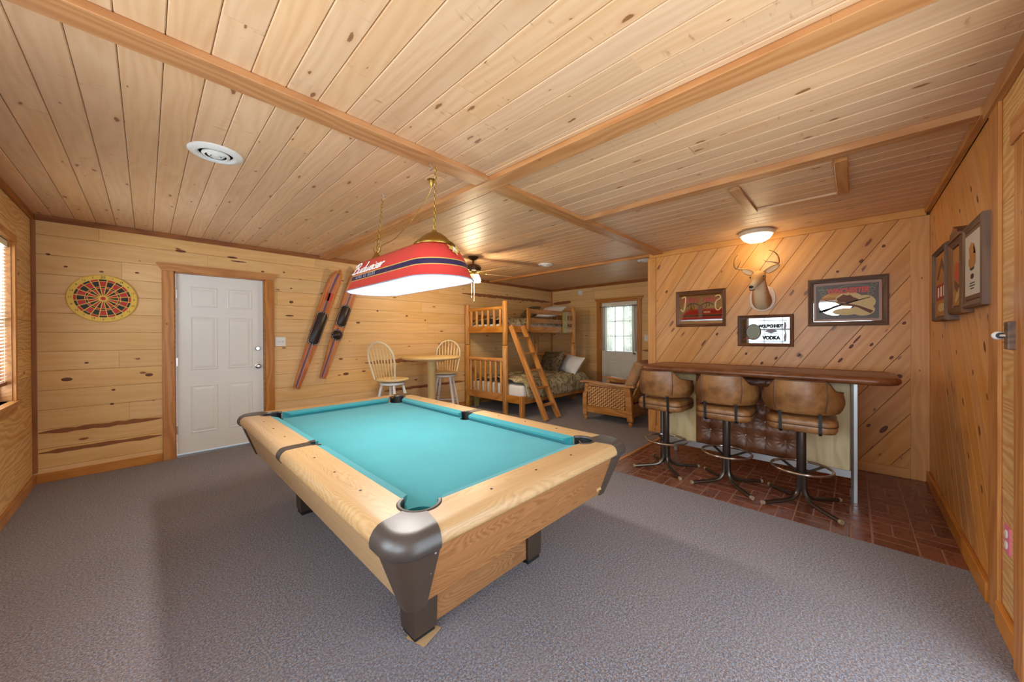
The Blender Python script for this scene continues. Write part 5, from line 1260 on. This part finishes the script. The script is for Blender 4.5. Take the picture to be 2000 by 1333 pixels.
def bedding():
    def mat_box(x0, x1, y0, y1, z0, z1, label):
        o = MB().cbox((0, 0, 0), (x1-x0, y1-y0, z1-z0)).build('mattress', 'sheet', None, Matrix.Translation(((x0+x1)/2, (y0+y1)/2, (z0+z1)/2)), bevel=.04, seg=3); tag(o, label, 'mattress')
    mat_box(X0+.05, X1-.05, Y0+.035, Y1-.07, .245, .50, 'white mattress on the lower bunk'); mat_box(X0+.06, X1-.06, YU+.03, Y1-.06, 1.42, 1.535, 'white mattress on the upper bunk')
    def comf(x0, x1, yf, yb, zt, zf, drop, label, seed, mat='camo', amp=.02, puff=.05):
        prof = []
        n = 40
        def g(u, v):
            x = x0+(x1-x0)*u; s = v*1.0; Lt = (yb-yf); tot = Lt+drop*(.7+.3*min(1, u/.08)); d = s*tot
            if d < Lt: y = yb-d; z = zt+puff*math.sin(math.pi*min(1, d/Lt*.9))**.5
            else:
                e = d-Lt; y = yf-.045*math.sin(min(1, e/.1)*R90); z = zt+.02-e*(1 if e > .05 else e/.05)*.98
            q = cloth_noise(x*1.7+seed, d*2.2)
            return (x+.015*math.sin(d*9+seed), y-(abs(q)*amp*.9 if d > Lt-.05 else 0), z+q*amp*(1 if d < Lt else .25)-(.03*(max(0, .12-min(u, 1-u))/.12)**2))
        o = MB().grid(g, 64, 48).build('comforter', mat, None, smooth=80, recalc=False); tag(o, label, 'comforter')
        md = o.modifiers.new('thickness', 'SOLIDIFY'); md.thickness = .012
    comf(4.26, 6.12, Y0+.02, Y1-.10, .515, .33, .26, 'leaf camouflage comforter on the lower bunk', 2., amp=.028, puff=.10)
    comf(4.27, 6.10, YU+.075, Y1-.08, 1.55, 1.48, .06, 'leaf camouflage comforter on the upper bunk', 5., amp=.022, puff=.11)
    def lean(x, y, z, tilt, yawd, roll=0.): return Matrix.Translation((x, y, z)) @ Matrix.Rotation(math.radians(yawd), 4, 'Z') @ Matrix.Rotation(math.radians(-tilt), 4, 'Y') @ Matrix.Rotation(R90, 4, 'Z') @ Matrix.Rotation(roll, 4, 'Z')
    pillow('pillow', .66, .46, .20, 'camod', lean(5.72, 4.42, .80, 62, -16, .06), 'dark camouflage pillow propped on the lower bunk', group='pillows on the bunk bed')
    pillow('pillow', .62, .42, .20, 'sheet', lean(5.93, 3.97+.12, .74, 55, -20, -.08), 'white pillow propped on the lower bunk', group='pillows on the bunk bed')
    pillow('pillow', .56, .42, .16, 'sheet', Matrix.Translation((5.84, 4.52, 1.82)) @ Matrix.Rotation(-.5, 4, 'Y') @ Matrix.Rotation(R90, 4, 'Z'), 'white pillow on the upper bunk', group='pillows on the bunk bed')
    pillow('pillow', .34, .40, .15, 'camod', Matrix.Translation((5.72, 4.98, 1.83)) @ Matrix.Rotation(-.6, 4, 'Y') @ Matrix.Rotation(R90, 4, 'Z'), 'dark camouflage pillow on the upper bunk', group='pillows on the bunk bed')
bedding()

# ================================================================== armchair with woven sides
def armchair():
    O = Vector((5.19, 2.70, 0)); A = thing('armchair', 'wooden armchair with woven side panels and brown cushions', 'armchair', loc=O)
    for xs in (4.845, 5.535):
        s = -1 if xs < 5 else 1
        def slab(name, poly, t, mat='rattan', bev=.004):      # polygon in (Y,Z), thickness along X
            m = MB().prism([(y-O.y, z) for y, z in poly], -t/2, t/2)
            m.tf(frame((0, 1, 0), (0, 0, 1), (1, 0, 0), (xs-O.x, 0, 0))); return m.build(name, mat, A, smooth=0, bevel=bev, seg=1)
        slab('front_leg', [(3.03, .07), (3.10, .07), (3.105, .30), (3.10, .40), (3.065, .46), (3.06, .575), (3.0, .575), (3.005, .46), (3.035, .38), (3.035, .25)], .06)
        slab('rear_leg', [(2.275, .07), (2.355, .07), (2.385, .30), (2.40, .575), (2.315, .575), (2.29, .35)], .06)
        for y, r in ((3.065, .03), (2.315, .032)): MB().lathe([(0, 0), (r*.7, 0), (r, .02), (r, .04), (r*.6, .055), (r*.8, .07), (0, .07)], 16, (xs-O.x, y-O.y, 0)).build('bun_foot', 'rattan', A)
        top = [(3.14, .59), (3.08, .60), (3.0, .605), (2.8, .585), (2.55, .575), (2.27, .582), (2.24, .58)]
        slab('arm', [(y, z+.014) for y, z in top]+[(y, z-.014) for y, z in top[::-1]], .10)
        slab('top_rail', [(2.395, .52), (3.01, .535), (3.01, .58), (2.395, .562)], .03); slab('bottom_rail', [(2.37, .12), (3.035, .12), (3.035, .225), (2.38, .225)], .03)
        slab('panel_back', [(2.385, .22), (3.03, .22), (3.02, .53), (2.395, .525)], .008, 'framew', bev=0)
        m = MB(); ny, nz = 18, 11
        for i in range(ny):
            for j in range(nz):
                y0 = 2.40+.615*i/ny; z0 = .228+.295*j/nz; w, h = .615/ny, .295/nz; v = (i+j) % 2
                c = Vector((xs+s*.006-O.x, y0+w/2-O.y, z0+h/2)); q = 6
                def g(u, k, c=c, w=w, h=h, v=v):
                    a, b = 2*u-1, 2*k-1; bulge = (1-a*a) if v else (1-b*b)
                    return (c.x+s*(.002+.012*bulge), c.y+a*w/2*(.98 if v else .70), c.z+b*h/2*(.70 if v else .98))
                m.grid(g, 3, 3)
        m.build('woven_panel', 'weave', A, smooth=80, recalc=False)
    for y, z0, z1, n in ((3.04, .12, .30, 'front_rail'), (2.33, .12, .30, 'rear_rail')):
        MB().box(4.875-O.x, 5.505-O.x, y-.015-O.y, y+.015-O.y, z0, z1).build(n, 'rattan', A, smooth=0)
    MB().cbox((0, 0, 0), (.60, .70, .15)).build('seat_cushion', 'fabric', A, Matrix.Translation((0, .02, .375)) @ Matrix.Rotation(.05, 4, 'X'), bevel=.045, seg=3)
    MB().cbox((0, 0, 0), (.58, .15, .60)).build('back_cushion', 'fabric', A, Matrix.Translation((0, -.36, .66)) @ Matrix.Rotation(.42, 4, 'X'), bevel=.05, seg=3)
    MB().cbox((0, 0, 0), (.60, .03, .52)).build('back_frame', 'rattan', A, Matrix.Translation((0, -.45, .56)) @ Matrix.Rotation(.42, 4, 'X'), bevel=.01)
armchair()
# a visible folded throw on the armchair arm
